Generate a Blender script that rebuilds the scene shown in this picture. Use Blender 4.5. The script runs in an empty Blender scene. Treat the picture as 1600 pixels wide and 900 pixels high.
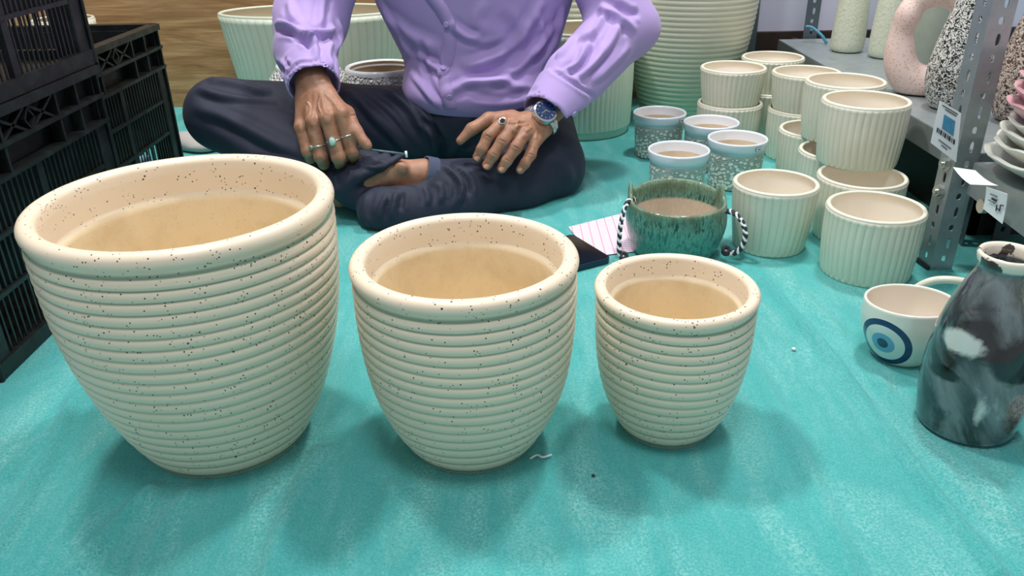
import bpy, bmesh, math, random
import numpy as np
from mathutils import Vector, Matrix
from mathutils.bvhtree import BVHTree
random.seed(7); RNG = np.random.default_rng(7)
PI = math.pi
SC = bpy.context.scene
COL = SC.collection

# ------------------------------------------------------------------ camera, world, lights
FPX, PITCH, ROLL, CAMH = 1260.0, math.radians(26.29), math.radians(-1.07), 0.56
_c, _s = math.cos(PITCH), math.sin(PITCH)
FW = np.array([0, _c, -_s]); UP = np.array([0, _s, _c]); RT = np.array([1.0, 0, 0])
R2 = math.cos(ROLL)*RT + math.sin(ROLL)*UP; U2 = -math.sin(ROLL)*RT + math.cos(ROLL)*UP
CP = np.array([0, 0, CAMH])
cam = bpy.data.cameras.new('camera'); camo = bpy.data.objects.new('camera', cam); COL.objects.link(camo)
cam.sensor_fit = 'HORIZONTAL'; cam.sensor_width = 36; cam.lens = 36*FPX/1600; cam.clip_start = 0.01
camo.matrix_world = Matrix(((R2[0], U2[0], -FW[0], CP[0]), (R2[1], U2[1], -FW[1], CP[1]), (R2[2], U2[2], -FW[2], CP[2]), (0, 0, 0, 1)))
SC.camera = camo
world = bpy.data.worlds.new('world'); SC.world = world; world.use_nodes = True
world.node_tree.nodes['Background'].inputs[0].default_value = (0.88, 0.94, 1.0, 1)
world.node_tree.nodes['Background'].inputs[1].default_value = 0.36

def area(name, loc, target, sx, sy, power, color):
    l = bpy.data.lights.new(name, 'AREA'); l.shape = 'RECTANGLE'; l.size = sx; l.size_y = sy; l.energy = power; l.color = color
    o = bpy.data.objects.new(name, l); COL.objects.link(o); o.location = loc
    o.rotation_euler = (Vector(target)-Vector(loc)).to_track_quat('-Z', 'Y').to_euler(); return o
area('ceiling_light', (-0.75, 1.55, 2.7), (-0.6, 1.5, 0), .26, .26, 33, (1, .985, .95))
area('ceiling_light', (0.75, 1.75, 2.7), (0.6, 1.6, 0), .26, .26, 33, (1, .985, .95))
area('ceiling_light', (0.0, 0.1, 2.7), (0.0, 0.3, 0), .5, .5, 19, (.96, .98, 1))
SC.view_settings.view_transform = 'Standard'; SC.view_settings.look = 'None'
SC.view_settings.gamma = 1; SC.view_settings.use_curve_mapping = False; SC.view_settings.exposure = 0.35

def ray(x, y): return FW + (x-800)/FPX*R2 - (y-450)/FPX*U2
def ground(x, y, z=0.0): d = ray(x, y); return CP + d*(z-CAMH)/d[2]
def at(x, y, Y): d = ray(x, y); return CP + d*Y/d[1]

# ------------------------------------------------------------------ materials
def s2l(c): return tuple(((v/255)/12.92 if v/255 <= .04045 else ((v/255+.055)/1.055)**2.4) for v in c)
class NT:
    def __init__(s, name):
        s.m = bpy.data.materials.new(name); s.m.use_nodes = True; s.t = s.m.node_tree; s.n = s.t.nodes
        s.b = s.n['Principled BSDF']
    def L(s, a, b): s.t.links.new(a, b)
    def N(s, ty, **k):
        n = s.n.new(ty)
        for a, v in k.items():
            if a.startswith('i_'): n.inputs[int(a[2:]) if a[2:].isdigit() else a[2:].replace('_', ' ')].default_value = v
            else: setattr(n, a, v)
        return n
    def coord(s, scale=(1, 1, 1)):
        c = s.N('ShaderNodeTexCoord'); m = s.N('ShaderNodeMapping'); m.inputs['Scale'].default_value = scale
        s.L(c.outputs['Object'], m.inputs[0]); return m.outputs[0]
    def noise(s, scale, detail=3, rough=.5, vec=None, dist=0):
        n = s.N('ShaderNodeTexNoise'); n.inputs['Scale'].default_value = scale; n.inputs['Detail'].default_value = detail
        n.inputs['Roughness'].default_value = rough; n.inputs['Distortion'].default_value = dist
        s.L(vec if vec is not None else s.coord(), n.inputs['Vector']); return n.outputs['Fac']
    def vor(s, scale, vec=None, out='Distance', feat='F1'):
        n = s.N('ShaderNodeTexVoronoi'); n.feature = feat; n.inputs['Scale'].default_value = scale
        s.L(vec if vec is not None else s.coord(), n.inputs['Vector']); return n.outputs[out]
    def ramp(s, fac, stops, interp='LINEAR'):
        r = s.N('ShaderNodeValToRGB'); r.color_ramp.interpolation = interp; e = r.color_ramp.elements
        while len(e) < len(stops): e.new(.5)
        for q, (p, c) in zip(e, stops):
            q.position = p; q.color = (c, c, c, 1) if not hasattr(c, '__len__') else (*c, 1)
        s.L(fac, r.inputs[0]); return r.outputs[0]
    def mix(s, fac, a, b, mode='MIX'):
        m = s.N('ShaderNodeMix', data_type='RGBA', blend_type=mode)
        for v, k in ((fac, 0), (a, 6), (b, 7)):
            if hasattr(v, 'links'): s.L(v, m.inputs[k])
            elif hasattr(v, '__len__'): m.inputs[k].default_value = (*v, 1)
            else: m.inputs[k].default_value = v
        return m.outputs[2]
    def math(s, op, a, b=0.0):
        m = s.N('ShaderNodeMath', operation=op)
        for v, k in ((a, 0), (b, 1)):
            if hasattr(v, 'links'): s.L(v, m.inputs[k])
            else: m.inputs[k].default_value = v
        return m.outputs[0]
    def attr(s, name): a = s.N('ShaderNodeAttribute'); a.attribute_name = name; return a.outputs['Fac']
    def color(s, c):
        if hasattr(c, 'links'): s.L(c, s.b.inputs['Base Color'])
        else: s.b.inputs['Base Color'].default_value = (*c, 1)
    def rough(s, r):
        if hasattr(r, 'links'): s.L(r, s.b.inputs['Roughness'])
        else: s.b.inputs['Roughness'].default_value = r
    def bump(s, h, strength=.3, dist=.001):
        b = s.N('ShaderNodeBump'); b.inputs['Strength'].default_value = strength; b.inputs['Distance'].default_value = dist
        s.L(h, b.inputs['Height']); s.L(b.outputs[0], s.b.inputs['Normal'])

def plain(name, rgb, rough=.5, metal=0, nscale=60, var=.12, bump=.15, coat=0, spec=.5):
    t = NT(name); c = s2l(rgb)
    f = t.noise(nscale, 4)
    t.color(t.mix(f, tuple(v*(1-var) for v in c), tuple(min(1, v*(1+var)) for v in c)))
    t.rough(rough); t.b.inputs['Metallic'].default_value = metal; t.b.inputs['Coat Weight'].default_value = coat
    t.b.inputs['Specular IOR Level'].default_value = spec
    if bump: t.bump(t.noise(nscale*4, 3), bump, .001)
    return t.m

def speckled_mat(name, base, groove, inner):
    t = NT(name)
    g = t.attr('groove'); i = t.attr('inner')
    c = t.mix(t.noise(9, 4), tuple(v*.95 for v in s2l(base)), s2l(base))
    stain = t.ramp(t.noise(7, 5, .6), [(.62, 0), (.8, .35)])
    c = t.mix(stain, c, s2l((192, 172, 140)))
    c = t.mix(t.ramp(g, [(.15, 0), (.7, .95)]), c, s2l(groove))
    ic = t.mix(t.ramp(t.noise(13, 6, .65), [(.45, 0), (.75, .7)]), s2l(inner), s2l((206, 182, 144)))
    c = t.mix(i, c, ic)
    sp = t.ramp(t.vor(230), [(.16, 1), (.21, 0)])
    clump = t.ramp(t.noise(70, 2), [(.50, 0), (.53, 1)])
    sp2 = t.ramp(t.vor(110), [(.11, 1), (.15, 0)])
    clump2 = t.ramp(t.noise(37, 2), [(.56, 0), (.6, 1)])
    m = t.math('MAXIMUM', t.math('MULTIPLY', sp, clump), t.math('MULTIPLY', sp2, clump2))
    m = t.math('MULTIPLY', m, t.math('SUBTRACT', 1.0, t.math('MULTIPLY', i, .85)))
    c = t.mix(m, c, s2l((70, 52, 38)))
    t.color(c); t.rough(t.math('ADD', .33, t.math('MULTIPLY', i, .4)))
    t.bump(t.noise(120, 3), .12, .001)
    return t.m

M = {}
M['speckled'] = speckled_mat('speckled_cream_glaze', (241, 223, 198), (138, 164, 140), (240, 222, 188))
def cream_mat(name, a, b, inner, gr):
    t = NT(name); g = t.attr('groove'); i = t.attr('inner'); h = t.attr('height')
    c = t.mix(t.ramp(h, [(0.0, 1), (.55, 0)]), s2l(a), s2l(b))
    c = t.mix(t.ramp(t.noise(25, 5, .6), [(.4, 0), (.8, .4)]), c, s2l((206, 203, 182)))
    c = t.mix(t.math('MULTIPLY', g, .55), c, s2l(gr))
    c = t.mix(i, c, s2l(inner))
    fleck = t.math('MULTIPLY', t.ramp(t.vor(260), [(.08, 1), (.13, 0)]), t.ramp(t.noise(60), [(.58, 0), (.62, .6)]))
    c = t.mix(fleck, c, s2l((140, 128, 105)))
    t.color(c); t.rough(t.math('ADD', .38, t.math('MULTIPLY', i, .25))); t.bump(t.noise(160, 4), .2, .001); return t.m
M['ribbed'] = cream_mat('ribbed_cream_glaze', (226, 224, 206), (206, 220, 200), (240, 232, 218), (176, 180, 158))  # greener bottom: celadon glaze plus painted-in reflection of the teal floor
M['green_ribbed'] = cream_mat('pale_green_ribbed_glaze', (212, 222, 202), (186, 214, 194), (222, 214, 195), (160, 190, 165))
M['two_tone'] = cream_mat('cream_fading_to_green_glaze', (214, 212, 192), (140, 182, 152), (222, 214, 195), (140, 165, 140))
M['teal_tip'] = plain('pale_white_glaze', (226, 232, 230), .25, coat=.3)

# floor fabric
t = NT('teal_foam_sheet')
c = t.mix(t.noise(5, 4), s2l((34, 156, 154)), s2l((66, 188, 184)))
c = t.mix(t.ramp(t.noise(420, 3, .7), [(.4, 0), (.72, .55)]), c, s2l((122, 212, 212)))
c = t.mix(t.ramp(t.noise(16, 6, .7), [(.55, 0), (.75, .25)]), c, s2l((112, 200, 198)))
sparkle = t.math('MULTIPLY', t.ramp(t.noise(7, 5, .65, t.coord((2.6, .7, 1)), .6), [(.44, 0), (.66, 1)]), t.ramp(t.noise(330, 2, .8), [(.42, 0), (.62, 1)]))  # sparkle of the sheet painted into its colour as pale grainy streaks
c = t.mix(t.math('MULTIPLY', sparkle, .55), c, s2l((176, 232, 226)))
t.color(c); t.rough(t.ramp(t.noise(300, 2), [(.3, .60), (.7, .30)]))
t.b.inputs['Sheen Weight'].default_value = .15
hh = t.math('ADD', t.noise(480, 4, .7), t.math('MULTIPLY', t.noise(60, 3), .8)); t.bump(hh, .9, .0022); M['floor'] = t.m
# wood wall
t = NT('wood_laminate')
v = t.coord((1.1, 1, 9)); n1 = t.noise(2.2, 8, .62, v, 1.2)
v2 = t.coord((3, 1, 60)); n2 = t.noise(3, 6, .6, v2, .4)
c = t.ramp(n1, [(.25, s2l((124, 84, 50))), (.45, s2l((176, 132, 88))), (.62, s2l((208, 168, 120))), (.8, s2l((150, 104, 66)))])
c = t.mix(t.ramp(n2, [(.35, .5), (.65, 0)]), c, s2l((112, 82, 54)))
t.color(c); t.rough(.5); M['wood'] = t.m
M['lilac_wall'] = plain('lilac_painted_wall', (198, 196, 214), .7, bump=.05, var=.04, nscale=3)
M['shade_brown'] = plain('dark_brown_shade', (48, 34, 30), .5)  # shade colour for the back-wall strip and the under-shelf panels
# plastic, metal ...
t = NT('dusty_black_plastic')
c = t.mix(t.ramp(t.noise(40, 6, .7), [(.45, 0), (.75, .6)]), s2l((13, 17, 17)), s2l((44, 50, 47)))
t.color(c); t.rough(t.ramp(t.noise(25, 4), [(.3, .35), (.7, .6)])); t.bump(t.noise(90, 4), .3, .001); M['plastic'] = t.m
t = NT('galvanised_steel')
c = t.mix(t.noise(26, 6, .7), s2l((132, 142, 144)), s2l((178, 186, 188)))
c = t.mix(t.ramp(t.noise(8, 8, .75), [(.56, 0), (.68, .5)]), c, s2l((110, 112, 112)))
t.color(c); t.b.inputs['Metallic'].default_value = .55; t.rough(.42); t.bump(t.noise(200, 3), .1, .0006); M['steel'] = t.m
M['steel_dark'] = plain('grey_painted_steel', (84, 96, 102), .45, metal=.3)
M['bolt'] = plain('zinc_bolt', (190, 195, 190), .3, metal=.9, bump=.05)
M['chrome'] = plain('polished_steel', (215, 218, 220), .16, metal=1, bump=.02, var=.03)
M['paper'] = plain('white_paper', (238, 238, 242), .7, bump=.03, var=.02)
M['ink'] = plain('black_ink', (50, 50, 55), .7, bump=0)
M['print_blue'] = plain('blue_print', (70, 140, 175), .6, nscale=200, var=.4, bump=0)
# cloth
def cloth(name, rgb, var=.06, weave=1600, rough=.8, sheen=.2, bstr=.15):
    t = NT(name); c = s2l(rgb)
    t.color(t.mix(t.noise(12, 3), tuple(v*(1-var) for v in c), tuple(v*(1+var) for v in c)))
    t.rough(rough); t.b.inputs['Sheen Weight'].default_value = sheen
    h = t.math('ADD', t.noise(weave, 1), t.math('MULTIPLY', t.noise(28, 4, .55), 3.5)); t.bump(h, bstr, .003); return t.m
M['shirt'] = cloth('lavender_cotton', (178, 154, 210))
M['shirt'].node_tree.nodes['Principled BSDF'].inputs['Specular IOR Level'].default_value = .25
M['trousers'] = cloth('navy_trouser_cloth', (29, 35, 56), .12, sheen=.04, rough=.7, bstr=.2)
M['lining'] = cloth('navy_hem_lining', (58, 68, 96), .1)
M['belt'] = plain('black_leather', (18, 18, 20), .45)
M['hair'] = plain('black_hair', (22, 18, 17), .6, nscale=300, var=.4, bump=.6)
t = NT('brown_skin')
c = t.mix(t.ramp(t.noise(55, 5, .6), [(.35, 0), (.7, 1)]), s2l((146, 100, 76)), s2l((178, 130, 104)))
c = t.mix(t.math('MULTIPLY', t.attr('knuckle'), .55), c, s2l((104, 66, 50)))
c = t.mix(t.attr('palm'), c, s2l((196, 150, 125)))
t.color(c); t.rough(.5); t.b.inputs['Subsurface Weight'].default_value = .08
t.b.inputs['Subsurface Radius'].default_value = (.01, .004, .002); t.b.inputs['Subsurface Scale'].default_value = .3
t.bump(t.math('ADD', t.noise(700, 3), t.math('MULTIPLY', t.noise(160, 3), 1.5)), .3, .0007); M['skin'] = t.m
M['nail'] = plain('fingernail', (190, 138, 118), .3, bump=0, var=.04)
M['eye'] = plain('eye_white', (225, 220, 212), .2, bump=0)
M['iris'] = plain('brown_iris', (40, 24, 16), .2, bump=0)

# ------------------------------------------------------------------ object helpers
def tag(o, label=None, cat=None, group=None, kind=None):
    if label: o['label'] = label
    if cat: o['category'] = cat
    if group: o['group'] = group
    if kind: o['kind'] = kind
    return o
def empty(name, loc=(0, 0, 0), rz=0, label=None, cat=None, group=None):
    o = bpy.data.objects.new(name, None); COL.objects.link(o); o.location = loc; o.rotation_euler = (0, 0, rz); o.empty_display_size = .03
    return tag(o, label, cat, group)
def mesh_obj(name, V, Fc, mat, parent=None, smooth=True, attrs=None, loc=None, rz=None):
    me = bpy.data.meshes.new(name); me.from_pydata([tuple(map(float, v)) for v in V], [], [tuple(map(int, f)) for f in Fc]); me.update()
    if smooth: me.polygons.foreach_set('use_smooth', [True]*len(me.polygons))
    for k, a in (attrs or {}).items():
        at_ = me.attributes.new(k, 'FLOAT', 'POINT'); at_.data.foreach_set('value', np.asarray(a, dtype=np.float32))
    for m_ in (mat if isinstance(mat, (list, tuple)) else [mat]): me.materials.append(m_)
    o = bpy.data.objects.new(name, me); COL.objects.link(o)
    if parent is not None: o.parent = parent
    if loc is not None: o.location = loc
    if rz is not None: o.rotation_euler = (0, 0, rz)
    return o
def copy_tree(o, parent=None):
    c = o.copy(); COL.objects.link(c); c.parent = parent
    for ch in list(o.children): copy_tree(ch, c)
    return c
class MB:
    def __init__(s): s.V = []; s.F = []
    def add(s, V, F):
        n = len(s.V); s.V += [tuple(v) for v in V]; s.F += [tuple(i+n for i in f) for f in F]; return s
    def box(s, a, b, M_=None):
        x0, y0, z0 = a; x1, y1, z1 = b
        V = [(x0, y0, z0), (x1, y0, z0), (x1, y1, z0), (x0, y1, z0), (x0, y0, z1), (x1, y0, z1), (x1, y1, z1), (x0, y1, z1)]
        if M_ is not None: V = [tuple(M_ @ Vector(v)) for v in V]
        return s.add(V, [(0, 3, 2, 1), (4, 5, 6, 7), (0, 1, 5, 4), (1, 2, 6, 5), (2, 3, 7, 6), (3, 0, 4, 7)])
    def bar(s, p, q, w, h, up=(0, 0, 1)):
        p = Vector(p); q = Vector(q); d = (q-p).normalized(); a = d.cross(Vector(up))
        if a.length < 1e-4: a = d.cross(Vector((1, 0, 0)))
        a.normalize(); b = a.cross(d)
        V = [tuple(e + a*sx*w/2 + b*sy*h/2) for e in (p, q) for sx, sy in ((-1, -1), (1, -1), (1, 1), (-1, 1))]
        return s.add(V, [(0, 1, 2, 3), (7, 6, 5, 4), (0, 4, 5, 1), (1, 5, 6, 2), (2, 6, 7, 3), (3, 7, 4, 0)])
    def tube(s, pts, r, n=12, closed=False, cap=True):
        pts = [Vector(p) for p in pts]; N = len(pts); rr = r if hasattr(r, '__len__') else [r]*N
        prev = None; V = []; F = []
        for i, p in enumerate(pts):
            if closed: d = (pts[(i+1) % N]-pts[i-1]).normalized()
            else: d = (pts[min(i+1, N-1)]-pts[max(i-1, 0)]).normalized()
            if prev is None:
                a = d.orthogonal().normalized()
            else:
                a = (prev - d*prev.dot(d)).normalized()
            prev = a; b = d.cross(a)
            for k in range(n):
                th = 2*PI*k/n; V.append(tuple(p + (a*math.cos(th)+b*math.sin(th))*rr[i]))
        for i in range(N if closed else N-1):
            for k in range(n):
                j = (i+1) % N; F.append((i*n+k, i*n+(k+1) % n, j*n+(k+1) % n, j*n+k))
        if cap and not closed:
            F.append(tuple(range(n-1, -1, -1))); F.append(tuple((N-1)*n+k for k in range(n)))
        return s.add(V, F)
    def cyl(s, c, axis, r, h, n=24):
        c = Vector(c); ax = Vector(axis).normalized()
        return s.tube([c, c+ax*h], r, n)
    def build(s, name, mat, parent=None, smooth=False, bevel=0, **k):
        o = mesh_obj(name, s.V, s.F, mat, parent, smooth, **k)
        if bevel:
            b = o.modifiers.new('bevel', 'BEVEL'); b.width = bevel; b.segments = 2; b.limit_method = 'ANGLE'
        return o
def catmull(P, n=8):
    P = [np.array(p, float) for p in P]; Q = [2*P[0]-P[1]]+P+[2*P[-1]-P[-2]]; out = []
    for i in range(1, len(Q)-2):
        for k in range(n):
            u = k/n; a, b, c, d = Q[i-1:i+3]
            out.append(.5*((2*b)+(-a+c)*u+(2*a-5*b+4*c-d)*u*u+(-a+3*b-3*c+d)*u**3))
    out.append(P[-1]); return out

def lathe(prof, seg=96, mod=None):
    """prof rows: r, z, groove, inner ; returns V,F,attrs"""
    prof = np.array(prof, float); n = len(prof); th = np.arange(seg)*2*PI/seg
    r = np.repeat(prof[:, :1], seg, 1); z = np.repeat(prof[:, 1:2], seg, 1); gr = np.repeat(prof[:, 2:3], seg, 1); inn = np.repeat(prof[:, 3:4], seg, 1)
    T = np.repeat(th[None, :], n, 0)
    if mod is not None: r, z, gr = mod(r, z, gr, inn, T)
    V = np.stack([r*np.cos(T), r*np.sin(T), z], -1).reshape(-1, 3)
    F = []
    for i in range(n-1):
        for k in range(seg):
            k2 = (k+1) % seg; F.append((i*seg+k, i*seg+k2, (i+1)*seg+k2, (i+1)*seg+k))
    F.append(tuple(range(seg-1, -1, -1))); F.append(tuple((n-1)*seg+k for k in range(seg)))
    h = V[:, 2]; h = (h-h.min())/(h.max()-h.min()+1e-9)
    return V, F, dict(groove=gr.reshape(-1), inner=inn.reshape(-1), height=h)

# ------------------------------------------------------------------ signed-distance modelling
def cap(p, a, b, ra, rb):
    a = np.asarray(a, float); b = np.asarray(b, float); ab = b-a; t_ = np.clip((p-a)@ab/(ab@ab+1e-12), 0, 1)
    return np.linalg.norm(p-a-t_[:, None]*ab, axis=1)-(ra+(rb-ra)*t_)
def smin(a, b, k):
    h = np.clip(.5+.5*(b-a)/k, 0, 1); return b+(a-b)*h-k*h*(1-h)
def smax(a, b, k): return -smin(-a, -b, k)
def chain(p, P, R, k=.01):
    d = None
    for i in range(len(P)-1):
        e = cap(p, P[i], P[i+1], R[i], R[i+1]); d = e if d is None else smin(d, e, k)
    return d
def ell(p, c, r, ax=None):
    q = p-np.asarray(c, float)
    if ax is not None: q = q@np.array(ax).T
    r = np.asarray(r, float); k0 = np.linalg.norm(q/r, axis=1); k1 = np.linalg.norm(q/(r*r), axis=1); return k0*(k0-1)/(k1+1e-9)
def capx(p, a, b, ra, rb, flat, nrm):
    """tapered capsule flattened by factor along direction nrm"""
    a = np.asarray(a, float); b = np.asarray(b, float); n = np.asarray(nrm, float); n = n/np.linalg.norm(n)
    ab = b-a; t_ = np.clip((p-a)@ab/(ab@ab), 0, 1); q = p-a-t_[:, None]*ab
    qn = q@n; q = q+np.outer(qn*(1/flat-1), n); r_ = ra+(rb-ra)*t_
    return (np.linalg.norm(q, axis=1)-r_)*min(1, flat*1.15)
def nets(f, lo, hi, h):
    lo = np.array(lo, float); hi = np.array(hi, float); n = (np.ceil((hi-lo)/h/4).astype(int))*4+1
    cs = [np.arange(0, n[i], 4) for i in range(3)]
    G = np.stack(np.meshgrid(*cs, indexing='ij'), -1).reshape(-1, 3)*h+lo
    C_ = f(G).reshape([len(c) for c in cs])
    up = C_
    for ax in range(3):
        up = np.repeat(up, 4, axis=ax)
        up = np.roll(up, 1, axis=ax)  # centre the blocks roughly
        up = np.take(up, np.arange(n[ax]), axis=ax)
    for ax in range(3): pass
    up = np.empty(n); gi = [np.minimum((np.arange(n[i])+2)//4, len(cs[i])-1) for i in range(3)]
    up = C_[np.ix_(*gi)].copy()
    m = np.abs(up) < h*9
    idx = np.argwhere(m)
    vals = np.empty(len(idx))
    for s_ in range(0, len(idx), 400000):
        vals[s_:s_+400000] = f(idx[s_:s_+400000]*h+lo)
    up[m] = vals
    ins = up < 0
    cnt = np.zeros(np.array(n)-1, np.int8)
    for dx in (0, 1):
        for dy in (0, 1):
            for dz in (0, 1): cnt += ins[dx:n[0]-1+dx, dy:n[1]-1+dy, dz:n[2]-1+dz]
    cells = np.argwhere((cnt > 0) & (cnt < 8)); ids = -np.ones(np.array(n)-1, np.int64); ids[tuple(cells.T)] = np.arange(len(cells))
    acc = np.zeros((len(cells), 3)); num = np.zeros(len(cells))
    cor = [(a, b, c) for a in (0, 1) for b in (0, 1) for c in (0, 1)]
    for i, a in enumerate(cor):
        for b in cor[i+1:]:
            if sum(abs(np.array(a)-np.array(b))) != 1: continue
            A = cells+a; B = cells+b; va = up[tuple(A.T)]; vb = up[tuple(B.T)]; x = (va < 0) != (vb < 0)
            t_ = np.where(x, va/np.where(va-vb == 0, 1, va-vb), 0)
            acc += np.where(x[:, None], A+(B-A)*t_[:, None], 0); num += x
    V = acc/num[:, None]*h+lo
    F = []
    for ax in range(3):
        o1, o2 = [(1, 2), (2, 0), (0, 1)][ax]
        sl0 = [slice(1, -1)]*3; sl0[ax] = slice(0, n[ax]-1); sl1 = list(sl0); sl1[ax] = slice(1, n[ax])
        a = ins[tuple(sl0)]; b = ins[tuple(sl1)]
        e = np.argwhere(a != b); off = np.ones(3, int); off[ax] = 0; e = e+off
        d1 = np.zeros(3, int); d1[o1] = 1; d2 = np.zeros(3, int); d2[o2] = 1
        q = np.stack([ids[tuple((e-d1-d2).T)], ids[tuple((e-d2).T)], ids[tuple(e.T)], ids[tuple((e-d1).T)]], 1)
        flip = ~ins[tuple(e.T)]
        q[flip] = q[flip][:, ::-1]; F.append(q)
    return V, np.concatenate(F)
def relax(V, F, it=1, lam=.5):
    for _ in range(it):
        s_ = np.zeros_like(V); c_ = np.zeros(len(V))
        for a, b in ((0, 1), (1, 2), (2, 3), (3, 0)):
            np.add.at(s_, F[:, a], V[F[:, b]]); np.add.at(c_, F[:, a], 1)
            np.add.at(s_, F[:, b], V[F[:, a]]); np.add.at(c_, F[:, b], 1)
        V = V+lam*(s_/c_[:, None]-V)
    return V
def vnormals(V, F):
    N = np.cross(V[F[:, 2]]-V[F[:, 0]], V[F[:, 3]]-V[F[:, 1]]); n = np.zeros_like(V)
    for a in range(4): np.add.at(n, F[:, a], N)
    return n/(np.linalg.norm(n, axis=1)[:, None]+1e-12)
def bvh(V, F): return BVHTree.FromPolygons([tuple(v) for v in V], [tuple(int(i) for i in f) for f in F])
def hit(tree, x, y):
    d = Vector(ray(x, y)).normalized(); r_ = tree.ray_cast(Vector(CP), d)
    return None if r_[0] is None else (np.array(r_[0]), np.array(r_[1]))
def folds(V, F, specs):
    """creases: each is (pixel polyline of the crease on the cloth, height in m, half width in m)"""
    tree = bvh(V, F); N = vnormals(V, F); disp = np.zeros(len(V))
    for pts, amp, w in specs:
        P = catmull([(a, b, 0) for a, b in pts], 6) if len(pts) > 2 else [np.array([*pts[0], 0])*(1-u)+np.array([*pts[1], 0])*u for u in np.linspace(0, 1, 9)]
        W = [hit(tree, p[0], p[1]) for p in P]; W = [w_[0] for w_ in W if w_ is not None]
        if len(W) < 2: continue
        W = np.array(W); lo = W.min(0)-4*w; hi = W.max(0)+4*w
        sel = np.where(((V > lo) & (V < hi)).all(1))[0]
        if not len(sel): continue
        p = V[sel]; best = np.full(len(sel), 9.); tt = np.zeros(len(sel))
        L_ = len(W)-1
        for i in range(L_):
            a = W[i]; ab = W[i+1]-a
            if ab@ab < 1e-10: continue
            if np.linalg.norm(ab) > .06: continue
            u = np.clip((p-a)@ab/(ab@ab), 0, 1); dd = np.linalg.norm(p-a-u[:, None]*ab, axis=1)
            m = dd < best; best[m] = dd[m]; tt[m] = (i+u[m])/L_
        tap = np.clip(np.minimum(tt, 1-tt)*5, 0, 1)**.7
        disp[sel] += amp*tap*(np.exp(-(best/w)**2)-.45*np.exp(-((best-1.7*w)/(w*.8))**2))
    return V+N*disp[:, None]

# ------------------------------------------------------------------ room
def wrinkle_floor():
    xs = np.arange(-1.6, 1.9001, .0065); ys = np.arange(.15, 2.5001, .0065)
    X, Y = np.meshgrid(xs, ys, indexing='ij'); Z = np.zeros_like(X)
    L = [([(1195, 440), (1300, 560), (1420, 720), (1560, 900)], .0042, .008), ([(1150, 520), (1215, 640), (1290, 800), (1330, 900)], .0026, .010),
         ([(1240, 450), (1330, 540), (1500, 760), (1600, 850)], .0025, .009), ([(60, 690), (0, 750)], .003, .008), ([(118, 620), (40, 780), (-40, 900)], .0035, .008),
         ([(235, 765), (160, 840), (100, 900)], .0035, .008), ([(300, 765), (240, 840), (215, 900)], .002, .008), ([(500, 700), (450, 800), (415, 900)], .0025, .008),
         ([(612, 760), (600, 830), (605, 900)], .0018, .008), ([(885, 560), (905, 700), (890, 900)], .0018, .010), ([(1010, 815), (1040, 900)], .002, .008),
         ([(1230, 760), (1290, 900)], .002, .012), ([(905, 470), (925, 600), (990, 760)], .002, .008), ([(1430, 640), (1580, 800)], .002, .01),
         ([(1190, 480), (1260, 520), (1330, 640)], .0018, .012), ([(900, 260), (1000, 330)], .002, .012), ([(930, 240), (990, 250)], .002, .010)]
    for px, amp, w in L:
        amp *= 2.6
        P = np.array([ground(*q)[:2] for q in px]); P = np.array([p[:2] for p in catmull([(*q, 0) for q in P], 6)])
        d = np.full(X.shape, 9.)
        for a, b in zip(P[:-1], P[1:]):
            ab = b-a; u = np.clip(((X-a[0])*ab[0]+(Y-a[1])*ab[1])/(ab@ab+1e-9), 0, 1)
            d = np.minimum(d, np.hypot(X-a[0]-u*ab[0], Y-a[1]-u*ab[1]))
        Z += amp*(np.exp(-(d/w)**2)-.35*np.exp(-((d-2*w)/w)**2))
    Z += .0007*np.sin(X*23+2*np.sin(Y*7))*np.cos(Y*9+X*5)
    for (cx, cy, r_) in FLAT:
        d = np.hypot(X-cx, Y-cy); Z = Z*np.clip((d-r_)/.02, 0, 1) if True else Z
    Z = np.where(Z > 0, Z, Z*.6)-.0003
    n1, n2 = X.shape; I = np.arange(n1*n2).reshape(n1, n2)
    F = np.stack([I[:-1, :-1], I[1:, :-1], I[1:, 1:], I[:-1, 1:]], -1).reshape(-1, 4)
    o = mesh_obj('floor', np.stack([X, Y, Z], -1).reshape(-1, 3), F, M['floor']); tag(o, kind='structure')
FLAT = [(-.333, .775, .09), (-.048, .755, .078), (.176, .774, .056), (.487, .915, .05), (.484, .76, .06), (.276, 1.27, .08)]
wrinkle_floor()
WY = 2.386
b = MB(); b.box((-2.6, WY, -.01), (.66, WY+.06, 1.6)); tag(b.build('wall_back', M['wood']), kind='structure')
b = MB(); b.box((.66, WY, -.01), (2.6, WY+.06, 1.6)); tag(b.build('wall_right', M['lilac_wall']), kind='structure')
b = MB(); b.box((.70, WY-.012, 0), (2.6, WY, .185)); tag(b.build('shade_strip_back', M['shade_brown'], bevel=.002), kind='structure')  # dark strip standing in for the shadow low on the back wall
b = MB(); b.box((.672, WY-.05, 0), (.70, WY, 1.6)); tag(b.build('trim_1', M['steel_dark'], bevel=.002), kind='structure')

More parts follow.
